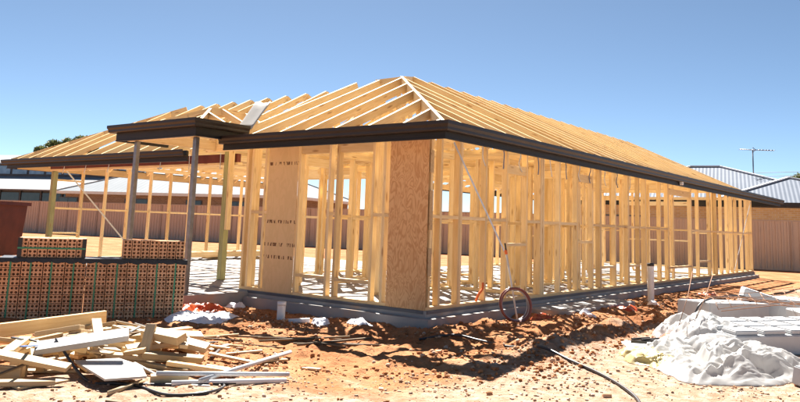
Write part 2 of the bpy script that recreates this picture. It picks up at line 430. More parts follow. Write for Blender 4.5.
HT = 2.40
def wall(A, B, studs, nog=(1.22,), openings=(), extra=None):
    """one framed wall from A to B; studs = distances along; openings = (s0, s1, sill, head)"""
    A = Vector((*A, 0)); B = Vector((*B, 0)); L_ = (B-A).length; d = (B-A)/L_
    M_, _ = frame(A, B); M_.translation = A
    def inop(s0, s1, z): return any(a-.03 <= s0 and s1 <= b+.03 and si < z < hd for a, b, si, hd in openings)
    gaps = [(a, b) for a, b, si, hd in openings if si <= 0]
    segs = []; s = 0
    for a, b in sorted(gaps): segs.append((s, a)); s = b
    segs.append((s, L_))
    wf = link('wall_frame', mesh('wall_frame', *boxes([((L_/2, 0, HT-.0225), (L_, .09, .045))]), 'pine'), M_, house)
    link('top_plate', mesh('top_plate', *boxes([((L_/2, 0, HT-.0700), (L_-.004, .087, .0495))]), 'pine'), M_, wf)
    for a, b in segs:
        if b-a > .05: link('bottom_plate', mesh('bottom_plate', *boxes([((0, 0, 0), (b-a, .09, .043))]), 'pine'), M_ @ T((a+b)/2, 0, .0235), wf)
    def P(s, z): v = A+d*s; return (v.x, v.y, z)
    nrm = Vector((-d.y, d.x, 0))
    for s in studs:
        stick('stud', P(s, .046), P(s, HT-.094), .045, .09, 'pine', wf, up=nrm)
    ss = sorted(studs)
    for a, b in zip(ss, ss[1:]):
        if b-a < .15: continue
        for z in nog:
            if inop(a, b, z): continue
            stick('nogging', P(a+.0235, z), P(b-.0235, z), .086, .045, 'pine', wf)
    for a, b, si, hd in openings:
        if si > 0: stick('sill', P(a+.0235, si), P(b-.0235, si), .088, .045, 'pine', wf)
        stick('lintel', P(a+.0235, hd+.07), P(b-.0235, hd+.07), .07, .14, 'pine', wf)
    return wf, P
def spaced(L_, st=.6, jit=.02, ends=True):
    n = max(1, round(L_/st)); return [min(max(.0225, i*L_/n+(random.uniform(-jit, jit) if 0 < i < n else 0)), L_-.0225) for i in range(n+1)]
# right-hand outer wall, along x = 0 (frame outer face at x = 0)
ry = [.07, .30, .755, .803, 1.48, 2.10, 2.75, 3.23, 3.278, 3.34, 3.96, 4.69, 5.38, 5.73, 5.778, 6.52, 7.20, 7.248, 7.86, 8.27, 9.25, 9.78, 9.826, 11.60, 11.646, 12.27, 13.35, 14.0, 14.56, 15.22, 15.76, 16.25, 16.95, 17.6, 18.22]
rw, RP = wall((-.045, .0), (-.045, 18.3), ry, openings=[(4.69, 5.38, .9, 2.0), (9.826, 11.6, .32, 2.05), (2.10, 2.75, .85, 1.95)])
for a, b in ((5.778, 6.52), (7.248, 7.86), (12.27, 13.35)):
    stick('nogging', (-.045, a+.023, .42), (-.045, b-.023, .42), .086, .045, 'pine', rw)
# front outer wall, along y = 0
fx = lambda x: x+3.66
fs_ = [fx(v) for v in (-3.63, -3.50, -3.19, -2.43, -1.80, -1.64, -.96, -.76, -.36, -.115)]
fw, FP = wall((-3.66, .045), (-.092, .045), fs_, openings=[(fx(-2.43), fx(-1.80), .30, 2.12), (fx(-1.64), fx(-.96), .29, 2.12)])
for x0, x1, mt in ((-3.11, -2.455, 'ply_pale'), (-.655, -.004, 'ply_face')):
    o = stick('bracing_sheet', ((x0+x1)/2, -.006, .004), ((x0+x1)/2, -.006, 2.396), x1-x0, .009, mt, fw, up=(0, 1, 0))
    o['label'] = 'pale plywood bracing sheet with rows of brown marks' if mt == 'ply_pale' else 'plywood bracing sheet with wavy orange grain at the corner'
for z, s in ((.62, .36), (1.30, .52), (1.95, .30)):       # short packers screwed to the corner stud
    block('packer', (.006, .055, z), (.010, .075, s), 'pine_weathered', rw)
# inside walls
def iw(A, B, op=(), st=.6):
    L_ = (Vector(B)-Vector(A)).length; s = [v for v in spaced(L_, st) if not any(a+.02 < v < b-.02 for a, b, _, _ in op)]
    for a, b, _, _ in op: s += [a, b]
    wall(A, B, sorted(s), openings=op, nog=(1.22+random.uniform(-.04, .04),))
iw((-3.615, .1), (-3.615, 3.2), [(1.2, 2.1, 0, 2.08)])
iw((-3.57, 3.3), (-.1, 3.3), [(.4, 1.25, 0, 2.08)])
iw((-2.2, 3.36), (-2.2, 6.5), [(1.9, 2.7, 0, 2.08)])
iw((-5.6, 6.6), (-.1, 6.6), [(2.2, 3.0, 0, 2.08)])
iw((-5.7, 3.4), (-5.7, 18.2), [(5.0, 7.2, 0, 2.1), (9.5, 11.3, .9, 2.1)])
iw((-3.3, 6.66), (-3.3, 10.4), [(.4, 1.2, 0, 2.08)])
iw((-3.3, 10.5), (-.1, 10.5), [(.2, 1.0, 0, 2.08)])
iw((-5.6, 14.0), (-.1, 14.0), [(.9, 3.2, 0, 2.08)])
iw((-5.6, 18.25), (-.1, 18.25), [(1.2, 3.6, .9, 2.1)], .6)
iw((-1.75, 1.1), (-1.75, 3.25), [(.5, 1.3, 0, 2.08)])
iw((-5.6, 4.9), (-2.3, 4.9), [(.5, 1.3, 0, 2.08)], .45)
iw((-4.3, 3.4), (-4.3, 6.5), [(1.8, 2.6, 0, 2.08)], .45)
iw((-1.2, 3.36), (-1.2, 6.5), [(.3, 1.1, 0, 2.08)], .45)
iw((-2.1, 5.0), (-.1, 5.0), [(1.1, 1.8, 0, 2.08)], .45)
iw((-3.2, 8.4), (-.1, 8.4), [(.5, 1.3, 0, 2.08)], .5)
iw((-1.6, 6.66), (-1.6, 8.3), (), .45)
iw((-3.3, 10.6), (-3.3, 13.9), [(1.2, 2.0, 0, 2.08)], .6)
for x in (-.9, -2.0, -3.4, -4.7):
    stick('ceiling_binder', (x, 2.4, HT+.14), (x, 15.0, HT+.14), .045, .09, 'pine', house)
for y in (.55, 1.15, 1.75):
    stick('ceiling_binder', (-3.6, y, HT+.14), (-.5, y, HT+.14), .045, .09, 'pine', house)
iw((-5.6, 3.3), (-3.7, 3.3), [(.6, 1.4, 0, 2.08)], .45)
# left wing end wall and a little of its back wall
wall((-11.955, 1.06), (-11.955, 8.6), [.05, .78, 1.42, 2.07, 2.73, 3.36, 4.02, 4.72, 5.3, 5.9, 6.5, 7.1, 7.5], nog=(1.22,))
stick('brace_strap', (-11.90, 1.2, 2.3), (-11.90, 3.3, .25), .004, .035, 'cream_metal', house)
for z in (.62, 1.9):
    stick('nogging', (-11.955, 1.15, z), (-11.955, 1.82, z), .086, .045, 'pine', house)

# ---- roof timbers
def roofz(d): return ZE+TP*d
def rafter(name, A, B, parent=None, w=.045, h=.12):
    """A, B are points on the top plane of the roof"""
    M_, L_ = frame(A, B); M_ = M_ @ T(0, 0, -h/2); return link(name, boxmesh(L_, w, h, 'pine'), M_, parent or house)
RX = OV-3.74                                        # main ridge x
XL = RX-3.74
S0 = .12                                            # rafters stop behind the fascia
yk = [3.40+.6*i for i in range(20)]
for y in yk:
    y += random.uniform(-.012, .012)
    tr = link('roof_truss', boxmesh(5.84, .045, .09, 'pine'), T(-2.87, y, HT+.046), house)
    rafter('top_chord', (OV-S0, y, roofz(S0)), (RX+.024, y, roofz(3.716)), tr)
    rafter('top_chord', (XL+S0, y, roofz(S0)), (RX-.024, y, roofz(3.716)), tr)
    for (xa, da), (xb, zb_) in (((-1.4, 2.27), (-2.0, 0)), ((RX, 3.70), (-2.08, 0)), ((RX, 3.70), (-3.66, 0)), ((-4.3, 2.31), (-3.74, 0)), ((-.72, 1.59), (-1.0, 0)), ((-4.95, 1.66), (-4.7, 0))):
        stick('web', (xa, y, roofz(da)-.13), (xb, y, HT+.092), .035, .07, 'pine', tr, up=(0, 1, 0))
# near hip
HD = 3.2
hipz = lambda d: roofz(d)+.005
rafter('hip_rafter', (OV-.17, -OV+.17, hipz(.17)), (OV-HD, -OV+HD, hipz(HD)), w=.045, h=.17)
for d in (.34, .86, 1.44, 2.03, 2.60, 3.12):
    rafter('jack_rafter', (OV-d, -OV+S0, roofz(S0)), (OV-d, -OV+d-.035, roofz(d-.035)))
    rafter('jack_rafter', (OV-S0, -OV+d, roofz(S0)), (OV-d+.035, -OV+d, roofz(d-.035)))
    if d > 1: stick('jack_post', (OV-d, -OV+d-.08, HT+.01), (OV-d, -OV+d-.08, roofz(d)-.14), .035, .07, 'pine', house)
# truncated girder behind the jacks, and the small gable post up to the first full truss
yg = -OV+HD
gt = link('girder_truss', boxmesh(5.84, .045, .14, 'pine'), T(-2.87, yg+.04, HT+.075), house)
stick('top_chord', (OV-HD, yg+.04, roofz(HD)-.06), (-2.95, yg+.04, roofz(HD)-.06), .045, .12, 'pine', gt)
for x in (-2.4, -2.9): stick('web', (x, yg+.04, HT+.15), (x, yg+.04, roofz(HD)-.125), .035, .07, 'pine', gt, up=(0, 1, 0))
stick('web', (-1.0, yg+.04, HT+.15), (-2.3, yg+.04, roofz(HD)-.15), .035, .07, 'pine', gt, up=(0, 1, 0))
rafter('ridge_stub', (OV-HD+.0, -OV+HD+.1, roofz(HD)+.02), (RX, 3.37, roofz(3.7)), h=.12)
for x in (-2.86, -3.42):
    rafter('jack_rafter', (x, -OV+S0, roofz(S0)), (x, yg+.01, roofz(HD-.03)))
    jp = stick('jack_post', (x, 1.1, HT+.01), (x, 1.1, roofz(1.97)-.15), .035, .07, 'pine', house)
# bottom chords of the jacks
for d in (.86, 1.44, 2.03, 2.60, 3.12): 
    stick('jack_chord', (OV-d-.05, .0, HT+.046), (OV-d-.05, yg, HT+.046), .035, .09, 'pine', house)
# front / left wing: ridge along x
roofl = lambda d: 2.27+.525*d
YE = .15; YR = 3.15; DR = YR-YE; ZR = roofl(DR); XG = -12.75
for x in [-3.75-.6*i for i in range(10)]:
    x += random.uniform(-.012, .012); ys = YE+S0 if x < -5.4 else YE+.9
    tr = link('roof_truss', boxmesh(4.6, .045, .09, 'pine'), T(x, 3.3, HT+.046) @ Matrix.Rotation(R(90), 4, 'Z'), house)
    rafter('top_chord', (x, ys, roofl(ys-YE)), (x, YR-.024, ZR-.01), tr)
    rafter('top_chord', (x, 2*YR-YE-.6, roofl(.6)), (x, YR+.024, ZR-.01), tr)
    stick('web', (x, YR, ZR-.13), (x, YR-1.0, HT+.092), .035, .07, 'pine', tr, up=(1, 0, 0))
    stick('web', (x, YR-1.5, roofl(DR-1.5)-.13), (x, YR-1.1, HT+.092), .035, .07, 'pine', tr, up=(1, 0, 0))
    stick('web', (x, YR, ZR-.13), (x, YR+1.0, HT+.092), .035, .07, 'pine', tr, up=(1, 0, 0))
rafter('hip_rafter', (XG+.17, YE+.17, roofl(.17)), (XG+DR, YR, roofl(DR)), h=.17)
for i in range(1, 6):
    d = .55*i
    rafter('jack_rafter', (XG+d, YE+S0, roofl(S0)), (XG+d, YE+d-.035, roofl(d-.035)))
    rafter('jack_rafter', (XG+S0, YE+d, roofl(S0)), (XG+d-.035, YE+d, roofl(d-.035)))
for i in range(9):
    y = YR+.3+.62*i
    rafter('common_rafter', (XG+S0, y, roofl(S0)), (XG+DR-.024, y, ZR-.01))
    if y > 5.4: rafter('common_rafter', (XG+2*DR-.4, y, roofl(.4)), (XG+DR+.024, y, ZR-.01))
    stick('ceiling_joist', (-11.95, y+.05, HT+.046), (-7.4, y+.05, HT+.046), .035, .09, 'pine', house)
# support beam on its posts
stick('support_beam', (-11.9, 1.0, 2.225), (-5.05, 1.0, 2.225), .09, .16, 'red_oxide', house)
stick('beam_plate', (-11.9, 1.0, 2.12), (-5.0, 1.0, 2.12), .09, .045, 'pine', house)
for x, y, nm in ((-11.75, 1.0, 'corner post'), (-5.17, .86, 'entry post')):
    o = stick('timber_post', (x, y, .002), (x, y, 2.095 if x < -8 else 2.6), .115, .115, 'treated_pine', house, bev=.006); o['label'] = 'green treated pine post'
stick('timber_post', (-5.17+.085, .86, .9), (-5.17+.085, .86, 2.5), .05, .1, 'pine', house)
stick('entry_stud', (-4.0, .5, .002), (-4.0, .5, 2.5), .045, .09, 'pine', house); stick('entry_stud', (-3.93, .5, .002), (-3.93, .5, 2.5), .045, .09, 'pine', house)
stick('entry_beam', (-5.3, .45, 2.38), (-3.6, .45, 2.38), .045, .19, 'pine', house)
# gutters and fascias
stick('fascia_backing', (XG+.155, .5, 2.21), (XG+.155, 8.7, 2.21), .02, .17, 'pine_weathered', house)
GP = [(0, 0), (.085, 0), (.095, .015), (.095, .045), (.115, .078), (.115, .12), (.104, .12), (.10, .088), (.08, .05), (.08, .015), (.012, .015), (.012, .108), (0, .108)]
FPF = [(-.03, 0), (.006, 0), (.006, .02), (0, .024), (0, .185), (-.03, .185)]
def eave(path, zt, dz=.205):
    sweep('gutter', path, GP, 'gutter_metal', house, zt-.12)
    sweep('fascia', [(p[0], p[1]) for p in path], FPF, 'fascia_metal', house, zt-dz)
eave([(-3.34, -.755), (.755, -.755), (.755, 18.77), (-6.5, 18.77), (-6.5, 7.5)], 2.337)
eave([(XG+.115, 8.8), (XG+.115, YE+.115), (-5.62, YE+.115)], 2.325)
# portico
PX0, PX1, PY, PZ = -5.35, -3.265, -1.335, 2.54
eave([(PX0, -.35), (PX0, PY), (PX1, PY), (PX1, -.40)], PZ, .255)
for x in (-3.51, -5.05):
    po = stick('steel_post', (x, -1.13, -.02), (x, -1.13, 2.30), .075, .075, 'galvanised', house, bev=.008)
    block('base_plate', (x, -1.13, -.016), (.16, .16, .012), 'galvanised', po)
stick('portico_beam', (PX0+.06, -1.13, 2.39), (PX1-.06, -1.13, 2.39), .07, .17, 'pine', house)
for x in (-3.51, -5.05): stick('portico_beam', (x, -1.08, 2.39), (x, .42, 2.39), .07, .17, 'pine', house)
pzr = lambda d: 2.46+TP*d
pc = ((PX0+PX1)/2); ph = (PX1-PX0)/2
for sx in (-1, 1):
    rafter('hip_rafter', (pc+sx*(ph-.05), PY+.05, pzr(.05)), (pc, PY+ph, pzr(ph)-.02), h=.11)
    for k in (.55, ): rafter('jack_rafter', (pc+sx*(ph-k), PY+.04, pzr(.04)), (pc+sx*(ph-k), PY+k-.03, pzr(k-.03)), h=.1)
    for y in (-.55, -.05, .45, 1.0): rafter('jack_rafter', (pc+sx*(ph-.04), y, pzr(.04)), (pc+sx*max(.02, (ph-(y-PY) if y < PY+ph else .02)), y, pzr(min(ph, y-PY)-.02)), h=.1)
stick('ridge_board', (pc, PY+ph, pzr(ph)-.07), (pc, 1.3, pzr(ph)-.07), .03, .14, 'pine', house)
# strap braces, tie-downs and clips
stick('brace_strap', (.004, .57, 2.26), (.004, 2.02, .76), .035, .003, 'strap_steel', house, up=(1, 0, 0))
stick('brace_strap', (.004, 18.12, 2.24), (.004, 15.81, .1), .045, .003, 'strap_steel', house, up=(1, 0, 0))
stick('brace_strap', (-.1, 14.2, roofz(OV+.1)+.006), (RX+.1, 12.5, roofz(3.64)+.006), .04, .002, 'strap_steel', house)
for i, y in enumerate([1.3, 1.9, 2.45, 3.05, 3.5, 4.1, 4.7, 5.2, 5.9, 6.5, 7.2]):
    tube('tie_strap', smooth_path([(.012, y, 2.37), (.018+.02*random.random(), y+.02, 2.25), (.022, y+random.uniform(-.05, .08), 2.12), (.012, y+random.uniform(.02, .12), 2.0)], 4), .009, 'blue_strap' if i % 2 else 'strap_steel', house, 5)
for i in range(7):
    x = -11.2+i*.95; tube('tie_strap', smooth_path([(x, .93, 2.32), (x+.02, .92, 2.2), (x+random.uniform(-.05, .05), .91, 2.02)], 4), .009, 'strap_steel', house, 5)
for y in [2.2+1.25*i for i in range(13)]:
    block('gutter_clip', (.81, y, 2.345), (.10, .03, .006), 'blue_strap', house)
block('gutter_outlet', (.80, 8.2, 2.19), (.07, .07, .08), 'pvc_white', house, .01)

# ------------------------------------------------------------------ brick packs
def brick_mesh():
    """one perforated brick, face in the local xz plane towards -y, 0.246 x 0.078 x 0.108, with ten cores sunk in"""
    L_, H_, D_ = .240, .104, .078; V, F = [], []
    nxc, nzc = 5, 2; cw, ch = L_/nxc, H_/nzc; hr = .0172
    def av(*p): V.append(p); return len(V)-1
    for i in range(nxc):
        for j in range(nzc):
            cx, cz = -L_/2+cw*(i+.5), -H_/2+ch*(j+.5)
            q = [av(cx+a*cw/2, -D_/2, cz+b*ch/2) for a, b in ((-1, -1), (0, -1), (1, -1), (1, 0), (1, 1), (0, 1), (-1, 1), (-1, 0))]
            an = [R(x) for x in (225, 270, 315, 0, 45, 90, 135, 180)]
            h = [av(cx+math.cos(t)*hr, -D_/2, cz+math.sin(t)*hr) for t in an]; g = [av(cx+math.cos(t)*hr, -D_/2+.072, cz+math.sin(t)*hr) for t in an]
            for k in range(8):
                k2 = (k+1) % 8; F.append((q[k], q[k2], h[k2], h[k])); F.append((h[k], h[k2], g[k2], g[k]))
            F.append(tuple(g))
    b = [av(a*L_/2, d*D_/2, c*H_/2) for a in (-1, 1) for d in (-1, 1) for c in (-1, 1)]
    for q in BOXF:
        if q == (0, 4, 5, 1): continue
        F.append(tuple(b[i] for i in q))
    return mesh('brick', V, F, 'brick_clay')
BM = brick_mesh()
bd = Vector((1.14, 1.96, 0)).normalized(); bn = Vector((bd.y, -bd.x, 0))     # along the face, and outwards
def pack(name, s0, cols, rows, label, upright=False, z0=None, back=.0, depth=.62, straps=(), sheet=True, hstrap=False):
    base = Vector((-3.99, -3.57, 0)) + bd*s0; zg = -.275 if z0 is None else z0
    org = base.copy(); org.z = zg
    root = empty(name, org, label, 'bricks')
    cw, rh = (.252, .1115) if not upright else (.1135, .25); Wd = cols*cw; Hh = rows*rh
    for j in range(rows):
        for i in range(cols):
            jit = random.uniform(-.006, .006); p = base+bd*(cw*(i+.5)) + bn*(-.039-back+jit); p.z = zg+rh*(j+.5)
            Mx = Matrix((bd, -bn, Vector((0, 0, 1)))).transposed().to_4x4()
            if upright: Mx = Mx @ Matrix.Rotation(R(90), 4, 'Y')
            Mx = T(*p) @ Matrix.Rotation(R(random.uniform(-.6, .6)), 4, 'Z') @ Mx
            link('brick', BM, Mx, root)
    # the rows behind, seen only along the top and ends
    lst = []
    for k in range(1, int(depth/.08)):
        for j in range(rows):
            for i in range(cols):
                lst.append(((cw*(i+.5)-Wd/2, -.039-back-.08*k, rh*(j+.5)+random.uniform(-.002, .002)), (cw-.006, .076, rh-.004)))
    Mx = Matrix((bd, bn, Vector((0, 0, 1)))).transposed().to_4x4(); c = base+bd*(Wd/2); c.z = zg; Mx = T(*c) @ Mx
    V, F = boxes(lst); o = link('brick_rows', mesh('brick_rows', V, F, 'brick_clay'), Mx, root); o['kind'] = 'stuff'
    for sx in straps:
        V, F = boxes([((sx-Wd/2, .008-back, Hh/2), (.019, .002, Hh+.005)), ((sx-Wd/2, -depth/2-back, Hh+.006), (.019, depth, .002))])
        link('band', mesh('band', V, F, 'green_band'), Mx, root)
    if hstrap:
        V, F = boxes([((0, .009-back, Hh*.48), (Wd+.01, .002, .02))]); link('band', mesh('band', V, F, 'green_band'), Mx, root)
        for s_ in (-1, 1):
            V, F = boxes([((s_*(Wd/2-.02), .004-back, Hh*.5), (.05, .006, Hh))]); link('corner_guard', mesh('corner_guard', V, F, 'black_sheet'), Mx, root)
    if sheet:
        g = 24; V = []; F = []
        for a in range(g+1):
            x = -Wd/2-.01+(Wd+.02)*a/g; dr = .045+.012*math.sin(a*1.7)+random.uniform(-.006, .006)
            for (yy, zz) in ((-depth, Hh+.009), (.014-back, Hh+.012), (.02-back, Hh-dr)): V.append((x, yy, zz))
        for a in range(g):
            for b_ in range(2): F.append((a*3+b_, a*3+3+b_, a*3+4+b_, a*3+1+b_))
        link('cover_sheet', mesh('cover_sheet', V, F, 'black_sheet'), Mx, root)
    return zg+Hh+.014
ztop1 = pack('brick_pack', -.02, 4, 7, 'lower pack of perforated clay bricks with green bands, under the pack with black corner guards', straps=(.13, .36, .60, .86))
ztop2 = pack('brick_pack', .989, 5, 7, 'lower pack of perforated clay bricks with green bands, beside the steel post', straps=(.12, .38, .64, .88, 1.12))
pack('brick_pack', .17, 7, 1, 'small upper pack of upright bricks with black corner guards and one level green band', upright=True, z0=ztop1, back=.03, depth=.5, sheet=False, hstrap=True)
pack('brick_pack', 1.42, 7, 1, 'small upper pack of upright bricks without bands, near the steel post', upright=True, z0=ztop2, back=.04, depth=.35, sheet=False)

# ------------------------------------------------------------------ scrap timber pile, dropped on a height map
HX0, HY0, HS, HN = -3.2, -6.2, .01, 600
gxx, gyy = np.meshgrid(HX0+HS*np.arange(HN), HY0+HS*np.arange(HN)); HM = ground_z(gxx, gyy)
def drop(name, x, y, yaw, l, wd, h, mat, label, group, edge=False, bev=.003, maxtilt=.35, cat='timber'):
    """lay a board of l x wd x h on whatever is already there; update the height map"""
    global HM
    if edge: wd, h = h, wd
    c, s = math.cos(yaw), math.sin(yaw); e = l/2+wd
    i0, i1 = int((x-e-HX0)/HS), int((x+e-HX0)/HS)+1; j0, j1 = int((y-e-HY0)/HS), int((y+e-HY0)/HS)+1
    i0 = max(i0, 0); j0 = max(j0, 0)
    X = gxx[j0:j1, i0:i1]-x; Y = gyy[j0:j1, i0:i1]-y; Z = HM[j0:j1, i0:i1]
    a = X*c+Y*s; b = -X*s+Y*c; m_ = (abs(a) < l/2) & (abs(b) < wd/2)
    A_, B_, Zm = a[m_], b[m_], Z[m_]
    if len(Zm) < 4: return None
    # two supports: highest point on each half
    L1 = A_ < 0; 
    k1 = np.argmax(np.where(L1, Zm, -9)); k2 = np.argmax(np.where(~L1, Zm, -9))
    tl = (Zm[k2]-Zm[k1])/max(.05, A_[k2]-A_[k1]); tl = float(np.clip(tl, -maxtilt, maxtilt))
    if abs(tl) < .02: tl += random.uniform(-.02, .02)
    M1 = B_ < 0; rl = 0.0
    res = Zm-tl*A_
    if M1.any() and (~M1).any() and not edge:
        q1 = np.argmax(np.where(M1, res, -9)); q2 = np.argmax(np.where(~M1, res, -9)); rl = float(np.clip((res[q2]-res[q1])/max(.02, B_[q2]-B_[q1]), -.3, .3))
    off = float(np.max(Zm-tl*A_-rl*B_))-.004
    if group and off+abs(tl)*l/2+h > gz(x, y)+.27: return None          # keep the heap low
    HM[j0:j1, i0:i1] = np.where(m_, np.maximum(Z, off+tl*a+rl*b+h), Z)
    ux = Vector((c, s, tl)).normalized(); uy = Vector((-s, c, rl)); uy = (uy-ux*uy.dot(ux)).normalized(); uz = ux.cross(uy)
    Mx = Matrix((ux, uy, uz)).transposed().to_4x4(); Mx.translation = Vector((x, y, off))+uz*h/2
    return tag(link(name, boxmesh(l, wd, h, mat, bev), Mx), label, cat, group)
GRP = 'timber offcuts in the scrap pile'
LBL = 'pale sawn pine offcut lying loose in the scrap timber pile'
def seg(A, B): A = Vector(A); B = Vector(B); d = B-A; return (A.x+B.x)/2, (A.y+B.y)/2, math.atan2(d.y, d.x), d.length
def big(A, B, wd, h, mat, label, edge=False, name='timber_offcut', **k):
    x, y, yaw, l = seg(A, B); return drop(name, x, y, yaw, l, wd, h, mat, label, None, edge, **k)
# white melamine sheet, five-sided
def sheet_poly(name, pts, th, mat, label, cat, parent=None):
    pts = [Vector(p) for p in pts]; o = sum(pts, Vector())/len(pts); n_ = (pts[1]-pts[0]).cross(pts[2]-pts[0]).normalized()
    if n_.z < 0: n_ = -n_; pts.reverse()
    k = len(pts); V = [p-o for p in pts]+[p-o-n_*th for p in pts]
    F = [tuple(range(k)), tuple(range(2*k-1, k-1, -1))]+[(i, i+k, (i+1) % k+k, (i+1) % k) for i in range(k)]
    x = link(name, mesh(name, V, F, mat), T(*o), parent); return tag(x, label, cat) if parent is None else x
SHEET = [(-.17, -4.65), (.54, -4.80), (.66, -4.53), (.33, -4.36), (-.02, -4.34)]
sheet_poly('board_offcut', [(x, y, -.10+.03*(-(x*.78-y*.62)+3.1)) for x, y in SHEET], .016, 'white_board', 'large white five-sided sheet offcut on the front of the scrap pile', 'board')
# random fill first, denser in the middle of the heap
PC = np.array([-.62, -4.15]); ax_ = np.array([.62, .78]); bx_ = np.array([.78, -.62])     # along the heap and across it
for i in range(150):
    best = None
    for k in range(5):
        while True:
            a, b = rng.normal(0, .80), rng.normal(0, .75)
            q = PC+ax_*a+bx_*b
            if abs(a) < 1.25 and abs(b) < 1.35 and (Vector((q[0], q[1], 0))-Vector((-3.99, -3.57, 0))).dot(bn) > .5 and q[1] > -5.55 and not (-.25 < q[0] < .8 and -4.98 < q[1] < -4.25): break
        h_ = float(HM[int((q[1]-HY0)/HS), int((q[0]-HX0)/HS)])+.10*(a*a/1.4+b*b/1.2)
        if best is None or h_ < best[0]: best = (h_, q)
    q = best[1]
    l = random.choice((.13, .18, .22, .28, .34, .42, .5, .6)); sec = random.choice(((.09, .045), (.09, .045), (.12, .045), (.09, .035), (.09, .035), (.07, .035), (.045, .035), (.045, .02), (.045, .045), (.09, .018)))
    mt = random.choice(('pine', 'pine_pale', 'pine_pale', 'pine_weathered', 'pine_pale', 'pine_pale', 'pine_weathered'))
    lb = '%s %s %s offcut lying loose in the scrap timber pile' % ('short' if l < .25 else 'middling' if l < .5 else 'long', {'pine': 'yellow', 'pine_pale': 'pale cream', 'pine_weathered': 'weathered tan'}[mt], 'batten' if sec[0] < .06 else 'thin board' if sec[1] < .03 else 'timber')
    drop('timber_offcut', q[0], q[1], random.gauss(.85, .8), l, sec[0], sec[1], mt, lb, GRP, edge=random.random() < .08, maxtilt=.2)
TR = (('dark_stick', 'dark brown wooden'), ('black_poly', 'black plastic'), ('white_board', 'white'))
for i in range(34):
    a, b = rng.uniform(-1.1, 1.1), rng.normal(0, .7); q = PC+ax_*a+bx_*b
    if q[1] < -5.5 or (-.25 < q[0] < .85 and -5.0 < q[1] < -4.25) or (Vector((q[0], q[1], 0))-Vector((-3.99, -3.57, 0))).dot(bn) < .4: continue
    drop('thin_strip', q[0], q[1], random.gauss(.85, .7), random.choice((.15, .3, .5)), .03, .012, TR[i % 3][0], 'thin %s strip among the scrap timber offcuts' % TR[i % 3][1], 'thin strips in the scrap pile', cat='strip')
big((-1.50, -4.66), (-1.45, -3.62), .13, .045, 'pine', 'long yellow beam offcut standing on edge before the brick packs', True, 'beam_offcut', maxtilt=.05)
big((-.36, -4.88), (.04, -4.30), .17, .045, 'white_board', 'thick white board with square ends in the scrap timber pile', maxtilt=.15)
big((-.12, -5.38), (.12, -4.95), .09, .035, 'pine_pale', 'long pale batten low on the front of the scrap timber pile', maxtilt=.15)
big((-.35, -5.2), (.12, -4.85), .09, .035, 'pine_pale', 'weathered pine board across the front of the scrap timber pile', maxtilt=.15)
big((-.62, -3.62), (-1.0, -2.92), .09, .04, 'pine', 'long pine plank with reddish edge near the steel post end of the scrap pile', maxtilt=.2)
big((.55, -4.42), (.70, -4.18), .11, .07, 'pine_pale', 'short thick pale block beside the plastic pipes', maxtilt=.2)
big((-.2, -3.98), (.22, -3.9), .12, .07, 'pine_pale', 'chunky pale block beside the upright offcut', maxtilt=.3)
big((.3, -4.1), (.75, -3.75), .07, .035, 'pine', 'slim yellow batten near the plastic pipes', maxtilt=.2)
big((-1.9, -3.25), (-1.55, -2.7), .09, .045, 'pine_weathered', 'weathered yellow plank at the foot of the brick packs', maxtilt=.2)
def hm(x, y): return float(HM[int((y-HY0)/HS), int((x-HX0)/HS)])
def over(pts, lift=.012):
    P = np.array(pts); 
    # plane touching the heap from above
    i0, i1 = int((P[:, 0].min()-HX0)/HS), int((P[:, 0].max()-HX0)/HS); j0, j1 = int((P[:, 1].min()-HY0)/HS), int((P[:, 1].max()-HY0)/HS)
    Z = HM[j0:j1, i0:i1]; X = gxx[j0:j1, i0:i1]; Y = gyy[j0:j1, i0:i1]
    A_ = np.stack([X.ravel(), Y.ravel(), np.ones(X.size)], 1); cf = np.linalg.lstsq(A_, Z.ravel(), rcond=None)[0]
    cf[:2] = np.clip(cf[:2], -.3, .3); off = np.percentile(Z.ravel()-A_[:, :2]@cf[:2], 99.0)
    return [(x, y, cf[0]*x+cf[1]*y+off+lift) for x, y in pts]
# the upright leaning offcut
zz = hm(-.02, -4.08); M_, L_ = frame((.0, -4.13, zz-.06), (-.10, -4.0, zz+.20)); tag(link('timber_offcut', boxmesh(L_, .085, .04, 'pine_pale', .003), M_), 'pale offcut standing steeply upright out of the scrap pile', 'timber')
zz = hm(-.45, -4.3); M_, L_ = frame((-.20, -4.42, zz+.02), (-.62, -4.22, zz+.15)); tag(link('timber_offcut', boxmesh(L_, .08, .04, 'pine_pale', .003), M_), 'pale offcut tilted up on the middle of the scrap pile', 'timber')
# plastic pipes and battens by the heap
def lay(pts, rad, lift=0): 
    out = []
    for p in pts:
        z = max(gz(p[0], p[1]), hm(p[0], p[1]) if HX0+.1 < p[0] < HX0+5.8 and HY0+.1 < p[1] < HY0+5.8 else -9); out.append((p[0], p[1], z+rad+lift))
    return out
def pipe(name, A, B, rad, mat, label, cat, n=10, lift=.004):
    pts = [Vector(A).lerp(Vector(B), t/20) for t in range(21)]; z = [q[2] for q in lay([(q.x, q.y) for q in pts], rad)]
    t = np.linspace(0, 1, 21); sl = np.polyfit(t, z, 1); off = max(np.array(z)-sl[0]*t)-.01
    a = (A[0], A[1], off); b = (B[0], B[1], off+sl[0]); return tag(tube(name, [a, b], rad, mat, None, n), label, cat)
pipe('plastic_pipe', (.62, -4.42, 0), (1.13, -3.50, 0), .018, 'pvc_grey', 'straight grey pipe lying behind the other, beside the scrap pile', 'pipe')
pipe('plastic_pipe', (.74, -4.36, 0), (1.20, -3.60, 0), .022, 'pvc_white', 'straight white pipe lying beside the scrap pile under a slanting pipe', 'pipe')
pipe('plastic_pipe', (.90, -4.22, 0), (.42, -2.80, 0), .018, 'pvc_grey', 'long grey pipe lying slantwise across two others', 'pipe')
